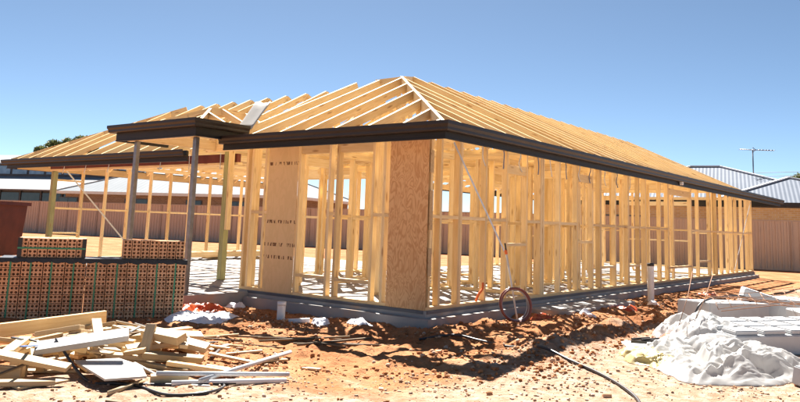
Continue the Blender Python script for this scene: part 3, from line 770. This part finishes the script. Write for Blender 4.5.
pipe('marker_stake', (.70, -4.86, 0), (.52, -4.46, 0), .018, 'pine_pale', 'slim pale stake on bare soil in front of the scrap pile', 'stake', 4)
tag(tube('black_hose', smooth_path(lay([(.38, -4.62), (.62, -4.58), (.97, -4.56), (1.17, -4.38), (1.02, -4.08), (.8, -4.0)], .011), 6), .011, 'black_poly'), 'short black hose curling round the pipes by the scrap pile', 'hose')
tag(tube('black_hose', smooth_path(lay([(-.3, -4.75), (.1, -4.70), (.4, -4.62), (.75, -4.35), (1.0, -3.95)], .012, .004), 6), .012, 'black_poly'), 'black hose running out of the scrap pile beside the pipes', 'hose')
pp = over([(-.10, -5.14), (-.34, -4.90), (-.32, -4.88), (-.08, -5.12)]); sheet_poly('plastic_strip', [(p[0], p[1], p[2]+.01) for p in pp], .008, 'blue_plastic', 'bright blue plastic strip on the scrap timber pile', 'plastic')
for A, B in (((-.86, -2.49), (.0, -1.6)), ((-.3, -2.55), (.12, -1.6)), ((.15, -2.44), (.18, -1.3)), ((-.6, -2.3), (-.1, -1.9)), ((-.2, -2.1), (.5, -2.1)), ((.0, -2.35), (.45, -1.75)), ((-.5, -2.7), (.1, -2.5)), ((-1.2, -2.9), (-.5, -2.6)), ((.1, -2.0), (.62, -1.5))):
    pipe('dark_stick', (*A, 0), (*B, 0), random.uniform(.010, .016), 'dark_stick', 'thin dark stick lying on the orange soil between scrap pile and slab', 'stick', 5)['group'] = 'dark sticks on the soil'
for (x, y, a, l) in ((.25, -3.35, .4, .5), (.05, -3.05, 1.0, .35), (-.35, -2.85, .2, .3), (.5, -3.1, 1.3, .3), (-.9, -2.6, .6, .45), (.9, -3.0, .1, .2)):
    drop('timber_offcut', x, y, a, l, .045, .02, 'pine_pale', 'thin pale batten scrap fallen on the soil beside the scrap pile', 'thin battens on the soil')

# ------------------------------------------------------------------ crumpled plastic and foam on the right
def crumple(name, outline, hgt, mat, label, cat, seed, na=170, nr=46, amp=.075, sc=3.2, under=None, sz=.2, fold=None):
    """a heap of crumpled sheet: closed outline in plan, domed, with folds"""
    P = np.array(outline, float); c = P.mean(0); ang = np.arctan2(P[:, 1]-c[1], P[:, 0]-c[0]); rd = np.hypot(*(P-c).T); o = np.argsort(ang); ang, rd = ang[o], rd[o]
    th = np.linspace(-np.pi, np.pi, na, endpoint=False); rr = np.interp(th, np.r_[ang[-1]-2*np.pi, ang, ang[0]+2*np.pi], np.r_[rd[-1], rd, rd[0]])
    rr = rr*(1+.06*fbm(np.cos(th)*2, np.sin(th)*2, 2.0, 3, seed))
    t = np.linspace(0, 1, nr)**.8
    TH, TT = np.meshgrid(th, t); X = c[0]+rr[None]*TT*np.cos(TH); Y = c[1]+rr[None]*TT*np.sin(TH)
    prof = (1-TT**2.6)
    rid = 1-np.abs(fbm(X+.35*fbm(X, Y, 2, 2, seed+9), Y+.35*fbm(X, Y, 2, 2, seed+19), sc, 3, seed, .6))*2.2
    rid2 = 1-np.abs(fbm(X, Y, sc*2.7, 3, seed+5, .6))*2.2
    lump = fbm(X, Y, 1.5, 2, seed+3)
    rgc = np.random.default_rng(seed); fine = -np.abs(fbm(X+.1*lump, Y+.1*rid, 9.0, 3, seed+71, .6))-.6*np.abs(fbm(X, Y, 21.0, 2, seed+77, .6))

    wp = .22*fbm(X, Y, 1.6, 2, seed+81); wq = .22*fbm(X, Y, 1.6, 2, seed+83)
    def fold_(a, s1, s2, sd): u_ = (X+wp)*math.cos(a)+(Y+wq)*math.sin(a); v_ = -(X+wp)*math.sin(a)+(Y+wq)*math.cos(a); return 1-np.abs(fbm(u_*s1, v_*s2, 1.0, 2, seed+sd, .45))*2.4
    wt = sst(-.25, .25, fbm(X, Y, 1.1, 2, seed+91)); drape = .075*(wt*fold_(.4, 1.2, 5.5, 92)+(1-wt)*fold_(1.7, 1.4, 6.0, 97))+.02*fold_(1.0, 4, 13, 98)
    def facets(size, slope, pillow=False):
        ext = rd.max()+.1; nC = max(8, int((2*ext/size)**2)); C_ = rgc.uniform(-ext, ext, (nC, 2)); G_ = rgc.normal(0, slope, (nC, 2)); best = None
        wx, wy = X+.25*size*fbm(X, Y, 1.2/size, 2, seed+61), Y+.25*size*fbm(X, Y, 1.2/size, 2, seed+67)
        for (cx, cy), (g1, g2) in zip(C_, G_):
            dx, dy = wx-c[0]-cx, wy-c[1]-cy; q_ = (dx*dx+dy*dy)*1.1/size; best = np.maximum(-9.0 if best is None else best, g1*dx+g2*dy-q_) if pillow else np.minimum(9.0 if best is None else best, g1*dx+g2*dy+q_)
        return best
    fac1 = facets(sz*1.2, .28, True)*1.1; fac2 = facets(sz*.4, .30)*.6; fold = .42 if fold is None else fold
    edge = np.clip((1-TT)*5, 0, 1)
    Z = ground_z(X, Y)+.006+prof**.8*hgt*(.72+.55*lump)+edge*((fac1+fac2*.5)*fold+amp*.05*rid2+drape*min(1, sz/.2))*(.55+.45*prof)
    k = fbm(X, Y, sc*1.3, 3, seed+33); X = X+.05*k*edge; Y = Y+.05*fbm(X, Y, sc*1.3, 3, seed+44)*edge
    if under: Z = np.maximum(Z, under(X, Y))
    V = np.stack([X-c[0], Y-c[1], Z], -1).reshape(-1, 3); id_ = np.arange(na*nr).reshape(nr, na)
    F = np.stack([id_[:-1], id_[1:], np.roll(id_, -1, 1)[1:], np.roll(id_, -1, 1)[:-1]], -1).reshape(-1, 4)
    ob = link(name, np_mesh(name, V, F, mat, True), T(c[0], c[1], 0)); return tag(ob, label, cat)
crumple('plastic_wrap', [(2.75, .55), (3.12, -.40), (3.62, -1.10), (4.06, -.86), (4.32, -.38), (4.3, .5), (3.9, .95), (3.1, .95)], .25, 'plastic_film', 'big heap of crumpled white plastic wrap on the pale sand', 'plastic', 101, 420, 150, .085, 3.0, fold=.5)
crumple('plastic_wrap', [(2.55, 2.3), (2.6, 1.3), (3.0, .9), (3.5, 1.0), (3.6, 1.6), (3.2, 2.3)], .30, 'plastic_film', 'flatter crumpled white plastic draped over the foam behind the big heap', 'plastic', 151, 300, 100, .06, 3.0, fold=.5)
crumple('plastic_bag', [(2.62, .12), (2.78, -.35), (3.1, -.62), (3.42, -.80), (3.35, -.45), (3.0, .1)], .10, 'yellow_film', 'flattened pale yellow plastic bag beside the crumpled white wrap', 'bag', 131, 110, 30, .05, 5, sz=.12, fold=.35)
def foam_block(loc, rz, s, label, tilt=(0, 0), slots=False, name='foam_block'):
    g = gz(loc[0], loc[1]) if len(loc) == 2 else loc[2]
    Mx = T(loc[0], loc[1], g) @ Matrix.Rotation(rz, 4, 'Z') @ Matrix.Rotation(tilt[0], 4, 'X') @ Matrix.Rotation(tilt[1], 4, 'Y')
    if slots:
        bl = []; k = 5
        bl.append(((0, 0, s[2]*.4), (s[0], s[1], s[2]*.8)))
        for i in range(k):
            for j in range(3): bl.append((((i+.5)/k*s[0]-s[0]/2, (j+.5)/3*s[1]-s[1]/2, s[2]*.9), (s[0]/k-.06, s[1]/3-.06, s[2]*.2-.003)))
        me = mesh('foam', *boxes(bl), 'foam')
    else: me = mesh('foam', *boxes([((0, 0, s[2]/2), s)]), 'foam')
    bm = bmesh.new(); bm.from_mesh(me); bmesh.ops.bevel(bm, geom=bm.edges[:], offset=.012, segments=2, affect='EDGES')
    bm.to_mesh(me); bm.free()
    return tag(link(name, me, Mx), label, 'foam block')
fa = R(49)
foam_block((3.72, 1.95), fa, (1.75, 1.0, .27), 'wide white foam slab with a grid of raised squares behind the crumpled wrap', (.03, -.02), True)
foam_block((2.80, 3.35), R(66), (1.25, .55, .37), 'white foam block crossed by a black strap at the end of the foam row', (0, .03))
foam_block((3.42, 4.6), R(40), (.9, .5, .42), 'tall white foam block at the back of the foam row', (.05, .04))
foam_block((2.98, 4.15), R(20), (.5, .45, .52), 'white foam block with a pitched top edge standing between two others', (0, .30))
foam_block((4.05, 3.9), R(35), (.9, .6, .34), 'white foam block half under the rusty wire mesh', (.02, -.06))
foam_block((4.47, -.42), R(60), (.30, .18, .16), 'small white foam offcut at the corner of the crumpled wrap', (.1, .1))
tag(tube('black_strap', smooth_path([(2.62, 2.55, -.05), (2.68, 2.62, .16), (2.78, 3.0, .24), (2.98, 3.7, .245), (3.1, 3.78, .10), (3.14, 3.72, -.05)], 6), .013, 'black_poly'), 'black strap lying over the white foam block', 'strap')
# rusty mesh sheet
mr = empty('wire_mesh', (3.7, 1.6, .30), 'rusty reinforcing wire mesh resting on the white foam', 'mesh')
mo = Vector((3.15, 1.75, .20)); mu_ = Vector((.98, .95, .05)); mv = Vector((-.55, 1.35, .10))
def mp(a, b): v = mo+mu_*a+mv*b; v.z += .05*math.sin(a*4+b*3)+.03*math.sin(b*7); return v
for i in range(9): tube('wire', [mp(i/8, t/6) for t in range(7)], .0045, 'rust_wire', mr, 5)
for i in range(8): tube('wire', [mp(t/6, i/7)+Vector((0, 0, .006)) for t in range(7)], .0045, 'rust_wire', mr, 5)
for A, B in (((2.9, 1.0, .05), (2.72, 2.2, .62)), ((3.05, 1.1, .1), (2.95, 2.3, .60)), ((3.5, .5, .3), (4.2, 2.0, .35))):
    tag(tube('loose_wire', [A, tuple((a+b)/2+.02 for a, b in zip(A, B)), B], .005, 'rust_wire', None, 5), 'loose rusty wire leaning on the plastic wrap and foam', 'wire', 'loose wires')
# black grating by the yellow bag
gr = empty('plastic_grating', (2.95, .35, gz(2.95, .35)+.03), 'black plastic grating lying behind the yellow bag', 'grating', rz=R(20))
for i in range(6): stick('bar', (2.62+i*.02, .22+.0*i+i*.045, -.09), (3.22+i*.02, .40+i*.045, -.08), .02, .03, 'black_poly', gr)
for i in range(7): stick('bar', (2.64+i*.095, .20+i*.028, -.06), (2.74+i*.095, .47+i*.028, -.06), .02, .02, 'black_poly', gr)
crumple('paper_sheet', [(2.45, .62), (2.5, .35), (2.75, .25), (2.8, .5), (2.62, .68)], .04, 'paper_white', 'crumpled bluish white sheet at the end of the black grating', 'sheet', 171, 60, 16, .03, 6, sz=.08, fold=.3)
crumple('plastic_scrap', [(2.55, 1.45), (2.62, 1.2), (2.85, 1.15), (2.9, 1.4), (2.7, 1.55)], .05, 'tarp_orange', 'small orange plastic scrap on the soil beside the foam', 'plastic', 175, 50, 14, .03, 6, sz=.08, fold=.3)

# ------------------------------------------------------------------ hoses, pipes and litter round the slab
tag(tube('water_pipe', smooth_path(lay([(.60, -.95), (.87, -.66), (1.18, -.60), (1.65, -.74), (2.08, -.88), (2.49, -1.06), (2.94, -1.40), (3.31, -1.77), (3.55, -2.11), (3.7, -2.6)], .013, .004), 8), .014, 'black_poly'), 'long black water pipe snaking over the soil from the house corner', 'pipe')
hc = empty('hose_coil', (.30, 1.72, gz(.3, 1.72)), 'coil of brown hose leaning against the slab edge', 'hose')
zc = gz(.3, 1.72)+.24
for k in range(6):
    rr = .225+random.uniform(-.02, .012); off = -.05+.02*k; tl = random.uniform(-.05, .05)
    pts = [(.40+.58*math.cos(t)*rr+.81*off-.12*math.sin(t)*rr, 1.66+.81*math.cos(t)*rr-.58*off+.01*math.sin(2*t+k), zc+math.sin(t)*rr+tl*math.cos(t)*.1) for t in [2*math.pi*i/28 for i in range(28)]]
    tube('loop', pts, .0125, 'brown_hose' if k % 3 else 'pvc_grey', hc, 6, closed=True)
sp_ = empty('stand_pipe', (.30, 1.86, gz(.3, 1.86)), 'slim pale upright tap pipe with orange tip behind the hose coil', 'pipe')
tube('pipe', [(.34, 1.86, gz(.3, 1.86)-.05), (.20, 1.74, .72)], .014, 'pvc_white', sp_); tube('tip', [(.20, 1.74, .72), (.19, 1.735, .78)], .022, 'orange_plastic', sp_); tube('tap', [(.195, 1.735, .78), (.18, 1.73, .88)], .012, 'black_poly', sp_)
tag(tube('orange_conduit', smooth_path([(-.04, 1.28, .01), (.0, 1.30, .14), (.03, 1.36, .22), (.0, 1.42, .30)], 6), .018, 'orange_plastic'), 'short orange flexible conduit rising out of the slab edge', 'conduit')
def vent(x, y, h, rad, mat, label, cap):
    z = gz(x, y)-.03; e = empty('vent_pipe', (x, y, z), label, 'pipe'); 
    tube('pipe', [(x, y, z), (x+.004, y, z+h)], rad, mat, e, 18, caps=False)
    tube('rim', [(x+.004, y, z+h-.05), (x+.004, y, z+h+.004)], rad*1.06, mat if not cap else 'black_poly', e, 18)
vent(.71, 6.45, .76, .062, 'pvc_white', 'tall white vent pipe standing in soil by the long wall', True)
vent(-1.69, -.93, .26, .055, 'pvc_white', 'short white pipe stub standing in soil before the front slab', False)
pipe('plastic_pipe', (-1.52, -1.02, 0), (-1.30, -.78, 0), .035, 'pvc_white', 'short white pipe piece lying beside the pipe stub', 'pipe', 12)
for (x, y, s, lb) in ((-3.25, -.42, .17, 'crumpled white rag in the corner by the porch slab'), (-.62, -.55, .20, 'white crumpled plastic scrap below the front wall sill'), (-1.15, -.72, .14, 'dirty white plastic scrap beside the lying pipe piece'), (.95, 2.9, .14, 'white scrap of plastic beside the step pad'), (1.05, 5.6, .12, 'small pale litter scrap by the vent pipe')):
    an = [k*2*math.pi/7+random.uniform(-.2, .2) for k in range(7)]
    crumple('plastic_scrap', [(x+math.cos(t)*s*random.uniform(.6, 1.1), y+math.sin(t)*s*random.uniform(.6, 1.1)) for t in an], .07, 'paper_white', lb, 'plastic', int(x*100) % 400+200, 60, 16, .05, 6, sz=.08, fold=.4)
crumple('tarpaulin', [(-3.2, -1.62), (-2.75, -1.60), (-2.7, -1.15), (-2.95, -.85), (-3.2, -1.0)], .10, 'tarp_orange', 'folded orange tarpaulin at the end of the brick packs', 'tarpaulin', 301, 90, 24, .05, 4, sz=.15, fold=.3)
crumple('paper_sheet', [(-2.75, -2.0), (-2.1, -2.1), (-2.1, -1.5), (-2.35, -1.1), (-2.7, -1.3)], .03, 'paper_white', 'wrinkled white sheet on the soil beside the orange tarpaulin', 'sheet', 321, 90, 24, .04, 5, sz=.15, fold=.2)
for (x, y, s) in ((.55, 2.2, .2), (1.0, 4.4, .24), (1.25, 7.2, .22), (.9, 9.5, .3)):
    crumple('plastic_scrap', [(x+math.cos(t)*s*random.uniform(.5, 1.2), y+math.sin(t)*s*random.uniform(.5, 1.4)) for t in [k*2*math.pi/7 for k in range(7)]], .05, 'tarp_orange', 'torn orange plastic scrap half buried along the long slab edge', 'plastic', int(y*31) % 300+350, 50, 14, .03, 6, sz=.08, fold=.3)['group'] = 'orange scraps along the slab'
# offcuts of broken brick and stone on the sand
for k in range(26):
    x, y = random.uniform(.6, 4.4), random.uniform(-3.2, 9)
    if .75*x-y > 5.4: continue
    drop_z = gz(x, y); s = random.uniform(.03, .07)
    me = boxmesh(round(s*1.6, 2), round(s, 2), round(s*.6, 2), 'brick_clay', .004)
    tag(link('brick_chip', me, T(x, y, drop_z+s*.2) @ Matrix.Rotation(random.uniform(0, 3), 4, 'Z') @ Matrix.Rotation(random.uniform(-.3, .3), 4, 'X')), 'small broken brick chip lying on the pale sand', 'brick chip', 'brick chips on the sand')
# folded white sheet left on the rafters by the portico
V, F = [], []
for i in range(9):
    for j in range(7):
        u, v = i/8, j/6; x = -3.62+.36*u-.12*v; y = -.30+.48*v; z = 2.52+.54*v+.02*math.sin(u*5)*v-(.05*(1-abs(2*u-1)) if j == 6 else 0)
        V.append((x, y, z))
for i in range(8):
    for j in range(6): F.append((i*7+j, i*7+7+j, i*7+8+j, i*7+j+1))
sh = link('sarking_sheet', mesh('sarking_sheet', V, F, 'white_board', True), Matrix.Identity(4)); tag(sh, 'folded white insulation sheet lying on the rafters beside the portico', 'sheet')
so = sh.modifiers.new('thickness', 'SOLIDIFY'); so.thickness = .02
# plank stacks inside the left wing
for k in range(4):
    for j in range(3):
        M_, L_ = frame((-10.4-.1*k, 3.4+.03*j, .05+.045*1+.047*j), (-11.0-.1*k, 7.2-.06*j, .05+.045+.047*j)); 
        tag(link('timber_plank', boxmesh(round(L_, 1), .09, .045, 'pine'), M_), 'yellow plank in the stack on the slab before the end wall', 'timber', 'stacked planks on the slab')
for y in (3.9, 5.2, 6.6): tag(block('bearer', (-10.85, y, .035), (.9, .09, .066), 'pine_weathered'), 'bearer under the plank stack on the slab', 'timber', 'bearers under the plank stack')

# ------------------------------------------------------------------ back fence
FA = Vector((14.0, 26.9, 0)); FB = Vector((-54.0, 10.5, 0)); fd = (FB-FA).normalized(); FL = (FB-FA).length; FH = 1.92
fence = empty('boundary_fence', (-20, 18.7, -.1), 'tan ribbed steel boundary fence behind the building site', 'fence')
def rib_mesh(Wp, Hp):
    V, F = [], []; x = 0; pr = [(0, 0)]
    while x < Wp-.2:
        for a, d_ in ((.055, 0), (.075, .035), (.125, .035), (.145, 0)): pr.append((x+a, d_))
        x += .196
    pr.append((Wp, 0))
    for a, d_ in pr: V += [(a-Wp/2, d_, 0), (a-Wp/2, d_, Hp)]
    for i in range(len(pr)-1): F.append((2*i, 2*i+2, 2*i+3, 2*i+1))
    return mesh('panel', V, F, 'fence_steel')
PW = 2.36; PM = rib_mesh(PW-.05, FH-.08); POST = boxmesh(FH, .06, .06, 'fence_post'); RAIL = boxmesh(PW-.07, .05, .05, 'fence_post')
Mf = Matrix((fd, -Vector((0, 0, 1)).cross(fd)*-1, Vector((0, 0, 1)))).transposed().to_4x4()
side = Vector((fd.y, -fd.x, 0)); 
for i in range(int(FL/PW)):
    c = FA+fd*(PW*(i+.5)); zb_ = gz(c.x, c.y)-.02; Mx = T(c.x, c.y, zb_) @ Mf
    link('panel', PM, Mx @ T(0, 0, .04), fence)
    link('rail', RAIL, Mx @ T(0, .03, FH-.02), fence); link('rail', RAIL, Mx @ T(0, .03, .03), fence)
    link('post', POST, Mx @ T(-PW/2, .02, FH/2) @ Matrix.Rotation(R(90), 4, 'Y'), fence)

# ------------------------------------------------------------------ neighbours
def hip_house(name, label, org, rz, L_, D_, eave_z, rise, wallm, roofm, ov=.55, wins=(), ridge=None):
    """hip-roofed house; origin at the centre of its plan, long side along local x, front towards -y"""
    root = empty(name, org, label, 'house', rz=rz); B = WM[root.name]
    me = mesh('wall', *boxes([((0, 0, eave_z/2), (L_, D_, eave_z))]), wallm); slope_uv(me); link('wall', me, B, root)
    l2, d2 = L_/2+ov, D_/2+ov; rl = max(.2, l2-d2) if ridge is None else ridge
    V = [(-l2, -d2, eave_z+.12), (l2, -d2, eave_z+.12), (l2, d2, eave_z+.12), (-l2, d2, eave_z+.12), (-rl, 0, eave_z+rise), (rl, 0, eave_z+rise)]
    me = mesh('roof', V, [(0, 1, 5, 4), (1, 2, 5), (2, 3, 4, 5), (3, 0, 4)], roofm); slope_uv(me); rf = link('roof', me, B, root)
    for a, b in ((4, 5), (0, 4), (3, 4), (1, 5), (2, 5)):
        A_, B_ = B @ Vector(V[a]), B @ Vector(V[b]); stick('ridge_cap', A_+Vector((0, 0, .02)), B_+Vector((0, 0, .02)), .22, .06, 'cream_metal' if roofm != 'roof_blue_grey' else 'roof_cap', rf)
    V2, F2 = [], []
    for i, (x, y) in enumerate(((-l2, -d2), (l2, -d2), (l2, d2), (-l2, d2))): pass
    lst = [((0, -d2, eave_z+.04), (2*l2+.1, .12, .18)), ((0, d2, eave_z+.04), (2*l2+.1, .12, .18)), ((-l2, 0, eave_z+.04), (.12, 2*d2-.14, .18)), ((l2, 0, eave_z+.04), (.12, 2*d2-.14, .18))]
    link('gutter', mesh('gutter', *boxes(lst), 'gutter_metal' if roofm == 'roof_blue_grey' else 'cream_metal'), B, root)
    link('soffit', mesh('soffit', *boxes([((0, 0, eave_z+.015), (2*l2-.14, 2*d2-.14, .02))]), 'white_trim'), B, root)
    for (x, z0, wd, h) in wins:
        wn = link('window', mesh('window', *boxes([((x, -D_/2-.02, z0+h/2), (wd+.1, .06, h+.1))]), 'dark_cladding'), B, root)
        link('pane', mesh('pane', *boxes([((x-wd/4, -D_/2-.055, z0+h/2), (wd/2-.04, .02, h))]), 'window_glass'), B, wn); link('pane', mesh('pane', *boxes([((x+wd/4, -D_/2-.055, z0+h/2), (wd/2-.04, .02, h))]), 'window_glass'), B, wn)
    return root, B
plain('roof_cap', (.55, .57, .60), (.62, .64, .66), .5, .4)
ang = math.atan2(16.4, 68)           # the fence line's bearing
# right neighbour
rh, RB = hip_house('neighbour_house', 'cream brick house with blue-grey corrugated hip roof behind the fence', (-4.9, 31.1, -.1), ang, 12.5, 8.4, 2.55, 2.15, 'brick_cream', 'roof_blue_grey', wins=((-3.5, .9, 1.6, 1.1), (2.5, .9, 1.6, 1.1)), ridge=.7)
# projecting front hip of the right neighbour
FV = [(.2, -5.3, 2.70), (8.6, -5.3, 2.70), (8.6, -1.2, 2.70), (.2, -4.0, 2.70), (3.6, -2.4, 3.98), (3.6, -1.9, 4.02)]
me = mesh('roof', FV, [(0, 1, 4), (1, 2, 5, 4), (3, 0, 4, 5)], 'roof_blue_grey'); slope_uv(me); pr = link('front_hip', me, RB, rh)
for a, b in ((0, 4), (1, 4), (4, 5)): stick('ridge_cap', RB @ (Vector(FV[a])+Vector((0, 0, .02))), RB @ (Vector(FV[b])+Vector((0, 0, .02))), .2, .06, 'roof_cap', pr)
link('front_gutter', mesh('front_gutter', *boxes([((4.4, -5.32, 2.62), (8.5, .12, .18))]), 'gutter_metal'), RB, rh)
link('front_soffit', mesh('front_soffit', *boxes([((4.4, -4.2, 2.60), (8.3, 2.2, .03))]), 'white_trim'), RB, rh)
me = mesh('front_wall', *boxes([((4.4, -4.5, 1.29), (7.6, .6, 2.58))]), 'brick_cream'); slope_uv(me); link('front_wall', me, RB, rh)
dp = link('downpipe', mesh('downpipe', *boxes([((4.9, -4.86, 1.2), (.1, .08, 2.3)), ((4.9, -5.05, 2.40), (.1, .46, .08))]), 'white_trim'), RB, rh)
an_ = empty('television_antenna', RB @ Vector((2.2, -.6, 4.1)), 'television antenna on a thin mast above the blue-grey roof', 'antenna')
a0 = RB @ Vector((2.2, -.6, 3.5)); 
tube('mast', [a0, a0+Vector((0, 0, 2.0))], .03, 'galvanised', an_, 8)
at_ = a0+Vector((0, 0, 1.97)); ad_ = Vector((.80, .60, .0)).normalized()
tube('boom', [at_-ad_*.62, at_+ad_*1.05], .022, 'galvanised', an_, 6)
for t in [-.6, -.5, -.4, -.05, .02, .25, .4, .55, .7, .85, 1.0]: tube('element', [at_+ad_*t+Vector((.6, -.8, 0))*.22, at_+ad_*t-Vector((.6, -.8, 0))*.22], .008, 'galvanised', an_, 5)
tube('dipole', [at_+Vector((0, 0, -.12)), at_+ad_*.15, at_+Vector((0, 0, .12))], .02, 'galvanised', an_, 6)
# middle-left neighbour seen through the open frame
hip_house('neighbour_house', 'brown brick house with pale grey hip roof seen through the left wing', (-37.0, 25.5, -.1), R(19), 17, 9.5, 2.62, 2.3, 'brick_brown', 'roof_pale', wins=((-8.2, 1.2, 1.5, 1.1), (1.8, 1.1, 1.1, 1.2), (5.0, 1.1, 1.1, 1.2), (-2.6, 1.1, 1.8, 1.2)))
# long hall behind it at far left
hall = empty('school_hall', (-60, 19, -.1), 'long low hall with dark glazing, pale roofs and blue clerestory windows', 'building', rz=R(19)); HB = WM[hall.name]
def hp(name, lst, mat, parent=None): 
    return link(name, mesh(name, *boxes(lst), mat), HB, parent or hall)
hp('wall', [((0, 2, 1.6), (34, .3, 3.2))], 'dark_cladding'); 
for i in range(15): hp('window_panel', [((-15.4+2.2*i, 1.82, 1.9), (1.9, .08, 1.9))], 'window_glass')
for i in range(16): hp('mullion', [((-16.5+2.2*i, 1.80, 1.7), (.14, .14, 3.0))], 'dark_cladding')
me = mesh('awning_roof', [(-18, .6, 3.1), (16, .6, 3.1), (16, 6.5, 4.5), (-18, 6.5, 4.5), (-18, .6, 3.0), (16, .6, 3.0), (16, 6.5, 4.3), (-18, 6.5, 4.3)], [(0, 1, 2, 3), (7, 6, 5, 4), (0, 4, 5, 1), (1, 5, 6, 2), (3, 2, 6, 7), (0, 3, 7, 4)], 'roof_light'); slope_uv(me); link('lower_roof', me, HB, hall)
hp('clerestory_wall', [((-1, 6.8, 4.9), (33, .3, 1.7))], 'dark_cladding')
for i in range(16): hp('clerestory_window', [((-16+2.0*i, 6.62, 5.1), (1.7, .08, .75))], 'blue_glass')
me = mesh('upper_roof', [(-18, 6.2, 5.75), (14, 6.2, 5.75), (14, 14, 7.2), (-18, 14, 7.2), (-18, 6.2, 5.6), (14, 6.2, 5.6)], [(0, 1, 2, 3), (0, 4, 5, 1)], 'roof_light'); slope_uv(me); link('upper_roof', me, HB, hall)
# red skip bin
sb = empty('skip_bin', (-17.45, 1.0, -.2), 'dark red steel skip bin behind the brick packs', 'skip bin', rz=R(35)); SB = WM[sb.name]
V = [(-1.9, -.85, .05), (1.66, -.85, .05), (1.66, .85, .05), (-1.9, .85, .05), (-2.0, -.9, 1.55), (1.75, -.9, 1.55), (1.75, .9, 1.55), (-2.0, .9, 1.55)]
link('body', mesh('body', V, [(3, 2, 1, 0), (0, 1, 5, 4), (1, 2, 6, 5), (2, 3, 7, 6), (3, 0, 4, 7)], 'bin_paint'), SB, sb)
link('rim', mesh('rim', *boxes([((-.12, -.92, 1.53), (3.9, .08, .1)), ((-.12, .92, 1.53), (3.9, .08, .1)), ((1.79, 0, 1.53), (.08, 1.76, .1)), ((-2.03, 0, 1.53), (.08, 1.76, .1))]), 'bin_paint'), SB, sb)
for x in (-1.1, -.2, .7): link('rib', mesh('rib', *boxes([((x, -.915, .75), (.09, .08, 1.38))]), 'bin_rust'), SB, sb)

# ------------------------------------------------------------------ trees and power lines
def tree(loc, H_, rx, rz_, label, seed, n=5200, ls=.22):
    rg = np.random.default_rng(seed); z0 = gz(loc[0], loc[1]) if abs(loc[0]) < 300 else -.1
    root = empty('tree', (loc[0], loc[1], z0), label, 'tree', 'trees beyond the houses')
    tr_h = H_-rz_*1.1
    def limb(A, B, r0, r1): 
        return [Vector(A).lerp(Vector(B), t/5)+Vector(rg.normal(0, .08, 3)) for t in range(6)], [r0+(r1-r0)*t/5 for t in range(6)]
    p_, r__ = limb((loc[0], loc[1], z0-.1), (loc[0]+.2, loc[1], tr_h), .28, .18); tube('trunk', p_, r__, 'bark', root, 8)
    cs = []
    for k in range(16):
        d = rg.normal(0, 1, 3); d /= np.linalg.norm(d); c = np.array([loc[0], loc[1], H_-rz_])+d*np.array([rx, rx, rz_])*rg.uniform(.45, .85); cs.append((c, rg.uniform(.25, .5)*rx))
        if k < 6: p_, r__ = limb((loc[0]+.2, loc[1], tr_h-.3), c, .12, .03); tube('limb', p_, r__, 'bark', root, 6)
    V = np.zeros((n, 4, 3)); 
    for i in range(n):
        c, rr = cs[rg.integers(len(cs))]; d = rg.normal(0, 1, 3); d /= np.linalg.norm(d); q = c+d*rr*rg.uniform(.3, 1)**.5*np.array([1, 1, .75])
        a = rg.normal(0, 1, 3); a /= np.linalg.norm(a); b = np.cross(a, rg.normal(0, 1, 3)); b /= np.linalg.norm(b); s = ls*rg.uniform(.5, 1.2)
        V[i] = [q-a*s, q+b*s*.45, q+a*s, q-b*s*.45]
    F = np.arange(n*4).reshape(n, 4); V = V.reshape(-1, 3)-np.array([loc[0], loc[1], z0])
    link('crown', np_mesh('crown', V, F, 'leaf_olive', False), T(loc[0], loc[1], z0), root)
tree((-71.5, 31), 8.8, 1.7, 1.3, 'rounded olive green tree beyond the roofs with a taller tree beside it', 5)
tree((-68.6, 33), 9.5, 1.9, 1.4, 'taller spreading olive green tree beyond the roofs', 6)
tree((-72, 24), 6.8, 1.2, .8, 'small tree top showing over the hall roof', 8, 1500)
tree((-3.9, 58.5), 6.2, 2.0, 1.3, 'dark green tree behind the blue-grey roof', 7)
for k, (dz, dy) in enumerate(((0, 0), (.35, .6))):
    pts = [Vector((-40+70*t, 62+dy-14*t, 5.9+dz+2.2*(t-.5)**2*2)) for t in [i/16 for i in range(17)]]
    tag(tube('power_line', pts, .018, 'black_poly', None, 5), 'thin overhead wire strung beyond the blue-grey roof', 'power line', 'overhead wires')
